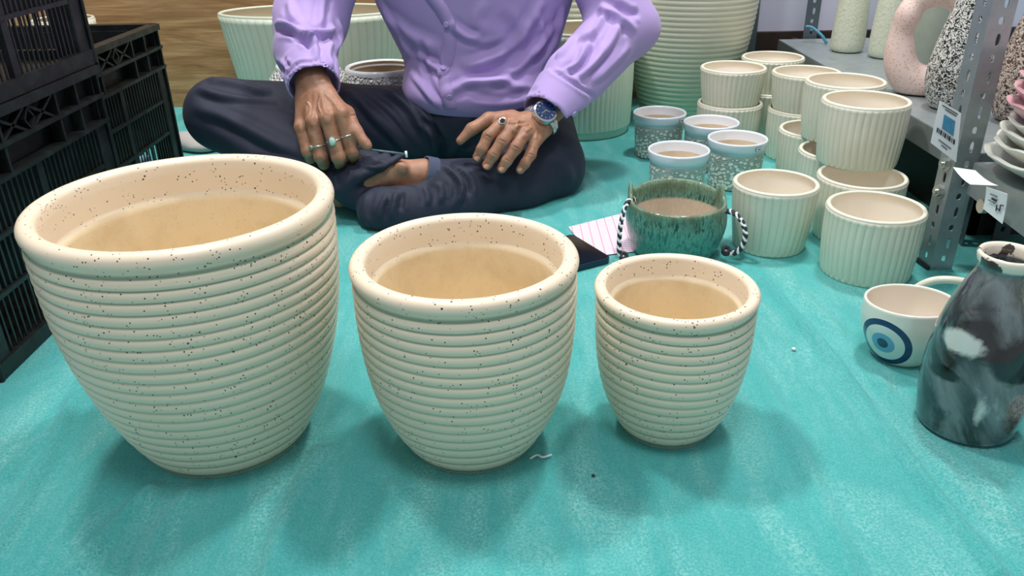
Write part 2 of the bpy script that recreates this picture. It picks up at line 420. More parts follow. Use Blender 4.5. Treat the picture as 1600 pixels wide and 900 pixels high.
# ------------------------------------------------------------------ pots
def ridged_profile(R, H, r0, nr, lip=.0075, amp=.0021, expo=2.6, band=.045, wall=.012):
    def rad(z): u = z/H; return r0+(R-r0-.0025)*(1-(1-min(u/.97, 1))**expo)
    P = [(r0*.2, .0035, 0, 0), (r0-.006, .0025, 0, 0), (r0-.002, 0.0005, 0, 0), (r0+.001, .0, 0, 0)]
    z0 = .006; z1 = H-lip*2.4; N = nr*10
    ts = np.linspace(0, nr, N)
    for tt in ts:
        u = tt/nr; z = z0+(z1-z0)*(u**.93); f = tt % 1.0
        bumpv = abs(math.sin(PI*f))**.42; w = min(1, u*nr/2)*(1 if u < .97 else .5)
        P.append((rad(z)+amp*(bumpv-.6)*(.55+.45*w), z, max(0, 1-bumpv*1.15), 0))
    zc = H-lip; rc = R-lip
    for k in range(14):
        a = -.9+k*(PI+.9)/13
        P.append((rc+lip*math.cos(a), zc+lip*1.0*math.sin(a), 0, 0))
    ri = R-lip*2-.001
    for k in range(10): z = zc-.004-(band-.004)*k/9; P.append((ri-.0025*(k/9), z, 0, 0))
    zi = zc-band
    P.append((ri-.0055, zi-.002, 0, 1))
    for k in range(1, 25):
        z = zi-(zi-wall)*k/24; P.append((min(ri-.006, rad(z)-wall*.9), z, 0, 1))
    P.append((.001, wall-.002, 0, 1)); return P
def ridged_pot(name, loc, R, H, r0, nr, label, seed, rz=0, ov=(1, 1), **k):
    ph = np.random.default_rng(seed).uniform(0, 6.28, 6)
    def mod(r, z, g, inn, T):
        w = 1+.004*np.cos(2*T+ph[0])+.0015*np.cos(3*T+ph[1])
        zz = z+(.0012*np.sin(T+ph[2])+.0008*np.sin(2*T+ph[3]+z*30))*np.clip(z/.05, 0, 1)*np.clip((H-z)/.02+.3, 0, 1)
        return r*w, zz, g
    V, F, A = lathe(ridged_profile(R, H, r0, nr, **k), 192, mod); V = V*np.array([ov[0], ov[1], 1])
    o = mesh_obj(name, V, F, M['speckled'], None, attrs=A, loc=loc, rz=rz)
    return tag(o, label, 'plant pot')
ridged_pot('ridged_plant_pot', (-.3326, .7753, 0), .1512, .288, .088, 20, 'largest speckled cream ridged pot, at the left beside the black crates', 1, rz=1.0, lip=.0095, amp=.0030, band=.033)
ridged_pot('ridged_plant_pot', (-.0481, .7551, 0), .1178, .2295, .068, 16, 'medium speckled cream ridged pot, standing between the largest and the smallest', 2, rz=2.2, band=.021, lip=.0088, amp=.0028, expo=3.3)
ridged_pot('ridged_plant_pot', (.176, .7737, 0), .0875, .179, .051, 13, 'smallest speckled cream ridged pot, in front of the green mug with rope', 3, rz=.3, lip=.0068, amp=.0025, expo=3.1, band=.016)

def fluted(name, loc, R, H, r0, nf, label, mat, group=None, seed=0, lip=.0032, amp=.0016, foot=0, cat='planter', sx=1, sy=1, wall=.006, waver=1, rz=0):
    P = [(r0*.3, .002, 0, 0), (r0-.004, .001, 0, 0), (r0-.001, 0, 0, 0), (r0, .003, 0, 0)]
    if foot:
        P += [(r0, foot*.8, 0, 0), (r0+.002, foot, 0, 0), (r0+.006, foot+.001, .3, 0)]
    for k in range(20): u = k/19; P.append((r0+(R-r0)*u+(.006*(1 if foot else 0))*(1-u)+.002*math.sin(PI*u), (foot+.004)+(H-foot-.004-lip*1.4)*u, .5, 0))
    for k in range(9):
        a = -.5+k*(PI+.5)/8; P.append((R-lip+lip*math.cos(a)*1.15, H-lip+lip*math.sin(a), 0, 0))
    for k in range(8): u = k/7; P.append((R-lip*2-(R-r0)*u*.9-wall*.2*u, H-lip-(H-lip-wall)*u, 0, 1))
    P.append((r0-wall*2.2, wall*.8, 0, 1)); P.append((.001, wall*.8, 0, 1))
    seg = nf*8
    def mod(r, z, g, inn, T):
        s_ = np.abs(np.cos(nf*T/2+waver*.5*np.sin(z*25+seed)))
        ridge = s_**.8
        m = (g > .4)
        fade = np.clip((H-lip*1.4-z)/.006, 0, 1)
        r2 = r+np.where(m, amp*(ridge-.6)*(.25+.75*fade)+.0012*(1-fade), 0)
        return r2, z, np.where(m, np.clip(1-ridge*1.7, 0, 1)*fade*fade, 0)
    V, F, A = lathe(P, seg, mod); V = V*np.array([sx, sy, 1])
    return mesh_obj(name, V, F, mat, None, attrs=A, loc=loc, rz=rz)
ST = 'ribbed cream planters stacked by the shelf'
PL = [  # x, y, z, R, label
 (.567, 1.172, 0, 'ribbed cream planter on the floor nearest the slotted shelf post, a dark fleck inside'),
 (.605, 1.322, 0, 'ribbed cream planter directly behind the nearest floor one, rim under the foremost raised planter'),
 (.622, 1.472, 0, 'ribbed cream planter on the floor, mostly hidden beneath the foremost raised planter'),
 (.630, 1.620, 0, 'ribbed cream planter on the floor under the second raised planter, half its rim showing'),
 (.622, 1.396, .1122, 'foremost raised ribbed cream planter, sitting across two rims below the shelf edge'),
 (.645, 1.551, .1122, 'raised ribbed cream planter just behind the foremost raised one, in front of the donut vase'),
 (.657, 1.795, 0, 'ribbed cream planter on the floor, holding the planter in front of the grey shelf end'),
 (.513, 1.862, 0, 'ribbed cream planter on the floor right behind the lattice pots, holding another'),
]
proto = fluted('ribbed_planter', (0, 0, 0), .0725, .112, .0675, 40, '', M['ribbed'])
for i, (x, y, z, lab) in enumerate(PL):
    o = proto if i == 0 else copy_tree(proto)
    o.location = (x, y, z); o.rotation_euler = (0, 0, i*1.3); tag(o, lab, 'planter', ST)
proto2 = None
for x, y, z, lab in [(.657, 1.795, .080, 'upper ribbed cream planter nested in the one before the grey shelf end'),
                     (.513, 1.862, .080, 'upper ribbed cream planter nested above the lattice pots, leftmost of the stacks'),
                     (.640, 1.985, .0, 'ribbed cream planter at the very back of the stacks, lower of two, almost hidden'),
                     (.640, 1.985, .078, 'rearmost upper ribbed cream planter, only its rim showing above the stacks')]:
    if z > 0 and proto2 is None: o = proto2 = fluted('ribbed_planter', (0, 0, 0), .0725, .112, .0575, 40, '', M['ribbed'])
    else: o = copy_tree(proto2 if z > 0 else proto)
    o.location = (x, y, z); tag(o, lab, 'planter', ST)
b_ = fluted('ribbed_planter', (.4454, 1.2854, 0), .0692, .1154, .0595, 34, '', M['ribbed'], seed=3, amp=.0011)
tag(b_, 'single tapered ribbed cream planter on the floor right of the green rope mug', 'planter')
# big pots behind
o = fluted('ribbed_trough_planter', (-.515, 2.238, 0), .245, .285, .20, 62, '', M['green_ribbed'], sy=.56, lip=.005, amp=.0024, wall=.012)
tag(o, 'wide oval pale green ribbed planter behind the man, against the wood wall', 'planter')
o = fluted('ribbed_cylinder_planter', (.190, 2.062, 0), .124, .255, .116, 60, '', M['green_ribbed'], foot=.018, lip=.005, amp=.0016, wall=.01)
tag(o, 'tall pale green ribbed cylinder planter behind the raised shirt sleeve', 'planter')
def hridge(name, loc, R, H, r0, nr, mat, label):
    P = [(r0*.3, .002, 0, 0), (r0, 0, 0, 0)]
    for tt in np.linspace(0, nr, nr*7):
        u = tt/nr; f = tt % 1; bv = abs(math.sin(PI*f))**.7; P.append((r0+(R-r0)*math.sin(u*PI/2)**.85+.0022*(bv-.5), .004+(H-.02)*u, max(0, 1-bv*1.3), 0))
    for k in range(8): a = k*PI/7; P.append((R-.008+.008*math.cos(a), H-.012+.012*math.sin(a), 0, 0))
    for u in np.linspace(0, 1, 10): P.append((R-.018-(R-r0)*(1-math.cos(u*PI/2)), H-.012-(H-.03)*u, 0, 1))
    P.append((.001, .018, 0, 1))
    V, F, A = lathe(P, 128)
    return tag(mesh_obj(name, V, F, mat, None, attrs=A, loc=loc), label, 'plant pot')
hridge('large_ridged_pot', (.471, 2.17, 0), .172, .42, .108, 32, M['two_tone'], 'very large cream pot fading to green with horizontal ridges, by the back wall')
hridge('large_ridged_pot', (.193, 2.285, 0), .088, .40, .066, 26, M['two_tone'], 'tall ridged cream pot glimpsed between the man\'s shirt and raised sleeve')
o = fluted('pale_ribbed_pot', (-1.165, 2.22, 0), .075, .278, .088, 30, '', M['ribbed'], amp=.0012)
tag(o, 'pale cream pot half hidden behind the black crates by the wood wall', 'plant pot')

# crackle bowls with narrow mouth
t = NT('white_crackle_glaze'); vv = t.vor(95, out='Distance', feat='DISTANCE_TO_EDGE')
t.color(t.mix(t.ramp(vv, [(.0, 1), (.16, 0)]), s2l((240, 238, 238)), s2l((205, 202, 196)))); t.rough(.22); t.bump(t.ramp(vv, [(0, 0), (.35, 1)]), 1, .006); M['crackle'] = t.m
M['taupe'] = plain('taupe_clay', (186, 168, 138), .8)
M['white_glaze'] = plain('glossy_white_glaze', (236, 238, 244), .15, coat=.5, var=.03, bump=.02, nscale=8)
M['sand_clay'] = plain('sandy_clay', (224, 208, 184), .85)
def bowl(loc, lab, rim):
    t_ = empty('crackle_bowl_planter', loc, 0, lab, 'bowl planter')
    P = [(.03, .001, 0, 0), (.055, 0, 0, 0)]
    for p in catmull([(.062, .004, 0), (.082, .04, 0), (.095, .085, 0), (.097, .12, 0), (.094, .155, 0), (rim+.004, .181, 0)], 6): P.append((p[0], p[1], 0, 0))
    V, F, A = lathe(P, 96); F = F[:-1]; mesh_obj('body', V, F, M['crackle'], t_, attrs=A)
    P = [(rim+.004, .178, 0, 0), (rim+.004, .186, 0, 0), (rim+.002, .191, 0, 0), (rim-.003, .192, 0, 0), (rim-.007, .188, 0, 0), (rim-.007, .177, 0, 0)]
    V, F, A = lathe(P, 96); F = F[:-2]; mesh_obj('rim', V, F, M['white_glaze'], t_, attrs=A)
    P = [(rim-.008, .188, 0, 0), (rim-.002, .15, 0, 0), (.088, .10, 0, 0), (.072, .04, 0, 0), (.05, .01, 0, 0), (.001, .008, 0, 0)]
    V, F, A = lathe(P, 64); F = F[:-2]+[F[-1]]; mesh_obj('clay_inside', V, F, M['taupe'], t_, attrs=A)
    return t_
bowl((-.299, 1.950, 0), 'white crackled round bowl planter between the man\'s arm and shirt, brown inside', .083)
bowl((-.488, 1.997, 0), 'white crackled round bowl planter mostly hidden behind the man\'s lowered forearm', .070)

# lattice pots
t = NT('raised_pebble_glaze'); mp = t.coord((1, 1, 1.55)); vv = t.vor(112, mp); h_ = t.attr('height')
lace = t.ramp(vv, [(.46, 1), (.58, 0)])
lm = t.math('MULTIPLY', lace, t.ramp(h_, [(.66, 1), (.72, 0)]))
basec = t.mix(t.ramp(h_, [(.0, 0), (.74, .2), (.82, 1)]), s2l((146, 162, 150)), s2l((222, 230, 238)))
t.color(t.mix(lm, basec, s2l((232, 236, 224)))); t.rough(.2); t.b.inputs['Coat Weight'].default_value = .4; t.bump(lm, 1, .004); M['pebble'] = t.m
def lattice_pot():
    root = empty('lattice_pot')
    R = .0605; r = .0535; H = .1
    P = [(.02, .001, 0, 0), (r-.003, 0, 0, 0), (r-.001, .003, 0, 0)]
    for u in np.linspace(0, 1, 14): P.append((r-.001+.0035*u, .004+.076*u, 0, 0))
    P += [(R-.003, .0815, 0, 0), (R-.001, .084, 0, 0), (R-.0015, .09, 0, 0), (R, .0965, 0, 0), (R-.0008, .0992, 0, 0), (R-.0028, .1, 0, 0), (R-.005, .0985, 0, 0), (R-.006, .094, 0, 0), (R-.008, .078, 0, 0)]
    V, F, A = lathe(P, 96); F = F[:-1]; mesh_obj('body', V, F, M['pebble'], root, attrs=A)
    P = [(R-.006, .0965, 0, 0), (R-.0075, .082, 0, 0), (R-.009, .078, 0, 0)]
    V, F, A = lathe(P, 96); mesh_obj('glazed_band', V, F[:-2], M['white_glaze'], root, attrs=A)
    P = [(R-.009, .080, 0, 0), (R-.010, .05, 0, 0), (R-.011, .012, 0, 0), (.001, .010, 0, 0)]
    V, F, A = lathe(P, 96); mesh_obj('clay_inside', V, F[:-2]+[F[-1]], M['sand_clay'], root, attrs=A)
    return root
lp = lattice_pot()
LPS = [(.345, 1.826, 'rearmost white and grey-green pebble lattice pot with a small price label, left of its group', 38),
        (.442, 1.735, 'pebble lattice pot without a price label, between the two labelled ones', None),
        (.466, 1.606, 'pebble lattice pot with a price label on its rim, rightmost of the group', 22),
        (.332, 1.534, 'pebble lattice pot without a price label, nearest the green rope mug', None)]
LPO = [lp]+[copy_tree(lp) for _ in range(3)]
for i, (x, y, lab, st) in enumerate(LPS):
    o = LPO[i]
    o.location = (x, y, 0); tag(o, lab, 'plant pot', 'pebble lattice pots behind the rope mug')
    if st:
        a0 = -PI/2+math.radians(st)+.12; Rr = .0606
        def patch(name, w, h, off, mt, zc=.0895, par=None):
            V = []; n = 6
            for k in range(n+1):
                a = a0+(k/n-.5)*w/Rr
                for dz in (-h/2, h/2):
                    for rr in (Rr+off-.0006, Rr+off): V.append((rr*math.cos(a), rr*math.sin(a), zc+dz))
            F = []
            for k in range(n):
                q = k*4; F += [(q, q+4, q+5, q+1), (q+2, q+3, q+7, q+6), (q+1, q+5, q+7, q+3), (q, q+2, q+6, q+4)]
            F += [(0, 1, 3, 2), (n*4, n*4+2, n*4+3, n*4+1)]
            return mesh_obj(name, V, F, mt, o if par is None else par, smooth=False)
        p1 = patch('price_label', .0150, .0088, .0004, M['ink'])
        patch('label_face', .0138, .0076, .0007, M['paper'], par=p1)
        for dx in range(4):
            a1 = a0; a0 = a1+(dx-1.5)*.0022/Rr; patch('printed_digit', .0012, .0030, .0010, M['ink'], par=p1); a0 = a1

# rope mug with ears
t = NT('green_drip_glaze'); v = t.coord((1, 1, .28)); n1 = t.noise(230, 4, .6, v, .5); h_ = t.attr('height'); n3 = t.noise(30, 4, .6, t.coord((1, 1, .5)))
c = t.ramp(n1, [(.38, s2l((30, 64, 62))), (.47, s2l((66, 124, 112))), (.55, s2l((108, 164, 144))), (.64, s2l((58, 104, 90)))])
c = t.mix(t.ramp(h_, [(.0, .7), (.5, .3), (.66, 0)]), c, s2l((66, 150, 136)))
edge = t.ramp(h_, [(.78, 0), (.9, .6)]); c = t.mix(edge, c, s2l((134, 150, 120)))
c = t.mix(t.math('MULTIPLY', t.ramp(h_, [(.6, 0), (.85, 1)]), t.ramp(n3, [(.45, 0), (.6, .7)])), c, s2l((96, 112, 84)))
c = t.mix(t.attr('inner'), c, s2l((208, 190, 168)))
t.color(c); t.rough(.16); t.b.inputs['Coat Weight'].default_value = .5; t.bump(n1, .8, .003); M['green'] = t.m
def rope_mug(loc, rz):
    root = empty('eared_rope_mug', loc, rz, 'green drip-glazed eared pot with black and white rope loops, behind the smallest ridged pot', 'pot')
    H = .092; R = .0825
    P = [(.03, .002, 0, 0), (.062, 0, 0, 0), (.07, .004, 0, 0)]
    for k in range(18): u = k/17; P.append((.071+.0135*math.sin(min(1, u*1.15)*PI*.62)-.004*max(0, u-.6), .006+(H-.012)*u, 0, 0))
    rl = P[-1][0]
    P += [(rl-.001, H-.003, 0, 0), (rl-.003, H, 0, 0), (rl-.006, H-.001, 0, 0), (rl-.0078, H-.006, 0, 0), (rl-.009, H-.018, 0, 0), (rl-.0095, H-.024, 0, 0), (rl-.0105, H-.026, 0, 1), (rl-.013, .03, 0, 1), (rl-.02, .012, 0, 1), (.001, .012, 0, 1)]
    def mod(r, z, g, inn, T):
        w = np.clip((z-.055)/(H-.055), 0, 1)**1.4
        e1 = np.exp(-(((T-math.radians(172)+PI) % (2*PI)-PI)/.22)**2); e2 = np.exp(-(((T-math.radians(12)+PI) % (2*PI)-PI)/.13)**2)
        back = np.clip(np.sin(T), 0, 1)*.010
        return r, z+w*(back+.026*e1+.020*e2)*(inn < .5), g
    V, F, A = lathe(P, 144, mod); A['height'] = np.clip(V[:, 2]/.1, 0, 1); mesh_obj('body', V, F, M['green'], root, attrs=A)
    for s_ in (-1, 1):
        if s_ < 0: pts = [(-.070, .004, .088), (-.078, -.006, .094), (-.088, -.02, .086), (-.096, -.034, .058), (-.098, -.042, .028), (-.096, -.046, .012), (-.090, -.048, .006)]
        else: pts = [(.078, -.020, .078), (.090, -.034, .078), (.101, -.045, .066), (.106, -.052, .046), (.101, -.052, .024), (.09, -.050, .014), (.078, -.048, .016)]
        P3 = catmull(pts, 10); cumd = [0]
        for a_, b__ in zip(P3[:-1], P3[1:]): cumd.append(cumd[-1]+np.linalg.norm(b__-a_))
        strands = []
        for ph, mt, nm in ((0, 'ink', 'black_strand'), (PI, 'paper', 'white_strand'), (PI/2, 'ink', 'black_strand')):
            mb = MB(); Q = []
            for p, d in zip(P3, cumd):
                a_ = d/.0125*2*PI+ph; Q.append((p[0]+.0022*math.cos(a_), p[1]+.0022*math.sin(a_)*.7, p[2]+.0022*math.sin(a_)))
            mb.tube(catmull(Q, 3), .0022 if mt == 'ink' else .0024, 8)
            strands.append((mb, mt, nm))
        h_ob = strands[0][0].build('rope_handle', M['ink'], root, smooth=True)
        for mb, mt, nm in strands[1:]: mb.build(nm, M[mt], h_ob, smooth=True)
        kb = MB(); c0 = P3[-1]
        for q in range(2): kb.tube([(c0[0]+.005*math.cos(a), c0[1]+.003*math.sin(a), c0[2]+.004*q+.004*math.sin(a)) for a in np.linspace(0, 6.28, 13)[:-1]], .0028, 8, closed=True)
        kb.build('knot', M['ink'], h_ob, smooth=True)
rope_mug((.279, 1.272, 0), math.radians(-2))

# phone and gridded paper
q = [ground(885, 357, .009), ground(962, 403, .009), ground(905, 432, .009), ground(832, 380, .009)]
ctr = sum(q)/4; dirx = (q[1]-q[0]); ang = math.atan2(dirx[1], dirx[0])
ph = empty('smartphone', (ctr[0], ctr[1], .002), ang, 'dark navy smartphone lying face up between the medium pot and the rope mug', 'phone')
def rounded_slab(w, l, z0, z1, r, n=6):
    pts = []
    for cx, cy, a0 in ((w/2-r, l/2-r, 0), (-w/2+r, l/2-r, PI/2), (-w/2+r, -l/2+r, PI), (w/2-r, -l/2+r, 1.5*PI)):
        for k in range(n+1): a = a0+k*PI/2/n; pts.append((cx+r*math.cos(a), cy+r*math.sin(a)))
    N = len(pts); V = [(*p, z0) for p in pts]+[(*p, z1) for p in pts]
    return V, [tuple(range(N-1, -1, -1)), tuple(range(N, 2*N))]+[(i, (i+1) % N, N+(i+1) % N, N+i) for i in range(N)]
M['navy_plastic'] = plain('dark_navy_case', (16, 34, 62), .3, bump=0)
M['screen'] = plain('black_glass_screen', (8, 9, 16), .08, bump=0)
V, F = rounded_slab(.118, .075, 0, .0085, .008); mesh_obj('phone_case', V, F, M['navy_plastic'], ph, smooth=False)
V, F = rounded_slab(.112, .070, .0084, .0092, .006); mesh_obj('screen', V, F, M['screen'], ph, smooth=False)
t = NT('pink_gridded_paper'); tc = t.coord()
br = t.N('ShaderNodeTexBrick'); br.offset = 0; br.inputs['Scale'].default_value = 1; br.inputs['Brick Width'].default_value = .016; br.inputs['Row Height'].default_value = .0085; br.inputs['Mortar Size'].default_value = .0009
br.inputs['Color1'].default_value = (*s2l((232, 222, 238)), 1); br.inputs['Color2'].default_value = (*s2l((232, 222, 238)), 1); br.inputs['Mortar'].default_value = (*s2l((214, 150, 178)), 1)
t.L(tc, br.inputs['Vector']); t.color(br.outputs['Color']); t.rough(.7); M['grid_paper'] = t.m
pc = [ground(*p)[:2] for p in ((888, 356), (975, 334), (1010, 392), (925, 402))]
mesh_obj('gridded_paper', [(*p, .0012) for p in pc]+[(*p, .0018) for p in pc], [(3, 2, 1, 0), (4, 5, 6, 7), (0, 1, 5, 4), (1, 2, 6, 5), (2, 3, 7, 6), (3, 0, 4, 7)], M['grid_paper'], smooth=False)
gp = bpy.context.scene.objects['gridded_paper']; tag(gp, 'white paper sheet with a pink printed grid lying beside the phone', 'paper')

# evil-eye mug
t = NT('white_glaze_with_painted_eye'); dist_ = t.attr('eye')
c = t.ramp(dist_, [(0, s2l((24, 62, 92))), (.0075/.05, s2l((112, 172, 204))), (.0155/.05, s2l((226, 230, 222))), (.0275/.05, s2l((20, 44, 96))), (.036/.05, s2l((234, 232, 220)))], 'CONSTANT')
c = t.mix(t.attr('inner'), c, s2l((232, 222, 208))); t.color(c); t.rough(.15); t.b.inputs['Coat Weight'].default_value = .5; M['eye_mug'] = t.m
def mug_body(root, R, H, r0, mat, eye_dir=None, seed=0):
    P = [(.01, .002, 0, 0), (r0-.004, .001, 0, 0), (r0-.001, 0, 0, 0)]
    for u in np.linspace(0, 1, 22): P.append((r0+(R-r0)*math.sin(min(1, u*1.25)*PI/2)**.8-.001*max(0, u-.8)*5, .001+(H-.004)*u, 0, 0))
    for k in range(7): a = k*PI/6; P.append((R-.0025+.0022*math.cos(a)-.0008, H-.003+.003*math.sin(a), 0, 0))
    for u in np.linspace(0, 1, 16): P.append((r0-.004+(R-r0-.001)*math.sin(min(1, (1-u)*1.25)*PI/2)**.8, .006+(H-.010)*(1-u), 0, 1))
    P.append((.001, .006, 0, 1))
    def mod(r, z, g, inn, T): return r*(1+.03*np.cos(2*T+.6+seed)*np.clip(z/H, 0, 1)), z+.003*np.cos(T+1)*np.clip(z/H, 0, 1)**3, g
    V, F, A = lathe(P, 160, mod)
    if eye_dir is not None:
        a, z = eye_dir; ang_ = np.arctan2(V[:, 1], V[:, 0]); da = (ang_-a+PI) % (2*PI)-PI
        rr = np.hypot(V[:, 0], V[:, 1]); d = np.hypot(da*np.maximum(rr, .03), (V[:, 2]-z)*1.08); d[A['inner'] > .5] = .049; d[np.arange(len(d)) < 3*160] = .049
        A['eye'] = np.clip(d/.05, 0, 1)
    return mesh_obj('body', V, F, mat, root, attrs=A)
em = empty('evil_eye_cup', (.511, .915, 0), 0, 'round white cup painted with a blue evil eye, left of the marbled bottle', 'cup')
bd = mug_body(em, .0555, .081, .035, M['eye_mug'], (math.radians(-144), .035))
for md in (bd.modifiers.new('s', 'SUBSURF'),): md.levels = md.render_levels = 1
hb = MB(); hb.tube(catmull([(.047, -.022, .056), (.062, -.030, .060), (.076, -.037, .050), (.076, -.037, .028), (.058, -.028, .012), (.040, -.019, .012)], 8), [.007]*0 or .0052, 14)
hb.build('handle', M['white_glaze'], em, smooth=True)
m2 = empty('white_handled_cup', (.672, .965, 0), 0, 'plain cream cup behind the marbled bottle, its curved handle showing', 'cup')
M['cream_glaze'] = plain('cream_glaze', (224, 220, 202), .2, coat=.4, var=.03, bump=.02)
mug_body(m2, .045, .07, .03, M['cream_glaze'], None, 2)
hb = MB(); hb.tube(catmull([(-.036, .012, .062), (-.058, .022, .070), (-.088, .034, .066), (-.108, .042, .048), (-.106, .042, .028), (-.075, .030, .014), (-.034, .012, .012)], 8), .0055, 14)
hb.build('handle', M['cream_glaze'], m2, smooth=True)

# marbled bottle
t = NT('marbled_glaze'); v = t.coord((1, 1, .8)); w1 = t.noise(4.2, 6, .55, v, 1.6); w2 = t.noise(8, 6, .6, v, 2.0); h_ = t.attr('height')
c = t.ramp(w1, [(.28, s2l((24, 27, 30))), (.40, s2l((66, 74, 78))), (.49, s2l((118, 128, 130))), (.55, s2l((84, 88, 80))), (.62, s2l((206, 212, 204))), (.72, s2l((60, 58, 50)))])
c = t.mix(t.ramp(w2, [(.48, 0), (.58, .9)]), c, s2l((26, 27, 28)))
c = t.mix(t.ramp(w2, [(.30, .7), (.38, 0)]), c, s2l((168, 182, 186)))
rimm = t.ramp(h_, [(.93, 0), (.945, 1)]); chip = t.ramp(t.noise(55, 3), [(.56, 0), (.58, 1)])
w3 = t.noise(22, 6, .65, v, 1.2)
blk = t.ramp(t.math('ADD', t.attr('black_patch'), t.math('MULTIPLY', t.math('SUBTRACT', w3, .5), 1.1)), [(.42, 0), (.62, .95)])
wht = t.ramp(t.math('ADD', t.attr('white_patch'), t.math('MULTIPLY', t.math('SUBTRACT', w3, .5), .9)), [(.42, 0), (.66, .9)])
c = t.mix(blk, c, s2l((20, 20, 20))); c = t.mix(wht, c, s2l((208, 216, 210)))
c = t.mix(rimm, c, t.mix(chip, s2l((236, 226, 208)), s2l((62, 50, 46))))
t.color(c); t.rough(.1); t.b.inputs['Coat Weight'].default_value = .6; M['marble'] = t.m
P = [(.02, .003, 0, 0), (.046, .0, 0, 0), (.0505, .004, 0, 0)]
for p_ in catmull([(.052, .010, 0), (.0555, .04, 0), (.0565, .075, 0), (.053, .115, 0), (.046, .150, 0), (.036, .180, 0), (.0285, .198, 0), (.0268, .206, 0)], 5): P.append((p_[0], p_[1], 0, 0))
P += [(.0285, .211, 0, 0), (.030, .216, 0, 0), (.0305, .221, 0, 0), (.029, .2245, 0, 0), (.0265, .2235, 0, 0), (.0245, .219, 0, 0), (.023, .205, 0, 1), (.03, .17, 0, 1), (.045, .1, 0, 1), (.042, .02, 0, 1), (.001, .012, 0, 1)]
V, F, A = lathe(P, 128)
_an = np.degrees(np.arctan2(V[:, 1], V[:, 0])); _d = lambda a0, z0, sa, sz: np.exp(-(((_an-a0+180) % 360-180)/sa)**2-((V[:, 2]-z0)/sz)**2)
A['white_patch'] = np.maximum(_d(-150, .128, 34, .016), .75*_d(-112, .055, 10, .03)); A['black_patch'] = np.maximum(_d(-82, .120, 34, .034), .8*_d(-160, .085, 30, .012))
o = mesh_obj('marbled_bottle', V, F, M['marble'], None, attrs=A, loc=(.518, .762, 0)); o.scale = (1, 1, .955)
tag(o, 'glossy black, grey and white marbled ceramic bottle at the right edge of the frame', 'bottle')
M['peach'] = plain('peach_glaze', (222, 196, 172), .3, coat=.3)
P = [(.01, .002, 0, 0), (.032, 0, 0, 0), (.038, .01, 0, 0), (.043, .04, 0, 0), (.045, .07, 0, 0), (.044, .072, 0, 0), (.041, .07, 0, 0), (.036, .01, 0, 0), (.001, .008, 0, 0)]
V, F, A = lathe(P, 96); tag(mesh_obj('peach_cup', V, F, M['peach'], None, attrs=A, loc=(.652, .800, 0)), 'peach glazed cup just showing right of the marbled bottle', 'cup')

t = NT('black_white_worm_glaze')
n_ = t.noise(210, 2, .5, None, 1.6); sel = t.ramp(n_, [(.47, 0), (.50, 1)]); patchy = t.noise(12, 3)
t.color(t.mix(sel, s2l((24, 23, 24)), s2l((222, 222, 216)))); t.rough(.45); t.bump(sel, .8, .003); M['bw'] = t.m
t = NT('brown_white_worm_glaze'); sel = t.ramp(t.noise(190, 2, .5, None, 1.6), [(.46, 0), (.5, 1)])
t.color(t.mix(sel, t.mix(t.noise(9), s2l((34, 20, 18)), s2l((92, 66, 50))), t.mix(t.noise(6), s2l((220, 200, 196)), s2l((180, 165, 140))))); t.rough(.45); t.bump(sel, .8, .003); M['brw'] = t.m
P = [(.01, .002, 0, 0), (.026, 0, 0, 0), (.032, .008, 0, 0), (.034, .022, 0, 0), (.031, .032, 0, 0), (.029, .032, 0, 0), (.025, .01, 0, 0), (.001, .008, 0, 0)]
V, F, A = lathe(P, 64); tag(mesh_obj('speckled_dish', V, F, M['bw'], None, attrs=A, loc=(.585, .690, 0)), 'small black and white spotted dish at the right frame edge, in front of the bottle', 'dish')
# crumbs on the floor
b = MB(); b.V = []; cr = ground(1240, 547)
V, F, _a = lathe([(.0005, 0, 0, 0), (.003, .001, 0, 0), (.0025, .003, 0, 0), (.0005, .004, 0, 0)], 7); tag(mesh_obj('plaster_crumb', V, F, M['paper'], None, loc=(cr[0], cr[1], .0)), 'tiny white crumb on the teal sheet left of the evil eye cup', 'crumb')
th_ = ground(845, 716); b = MB(); b.tube(catmull([(th_[0]-.012, th_[1]-.003, .002), (th_[0]-.004, th_[1]+.002, .003), (th_[0]+.002, th_[1]-.002, .003), (th_[0]+.012, th_[1]+.003, .002)], 5), .0011, 6)
tag(b.build('white_thread', M['paper'], smooth=True), 'short white thread on the teal sheet beside the medium pot', 'thread')
dk = ground(927, 744); V, F, _a = lathe([(.0005, 0, 0, 0), (.0022, .0008, 0, 0), (.0015, .002, 0, 0), (.0005, .0025, 0, 0)], 6); tag(mesh_obj('dark_crumb', V, F, M['ink'], None, loc=(dk[0], dk[1], 0)), 'tiny dark crumb on the teal sheet left of the smallest pot', 'crumb')

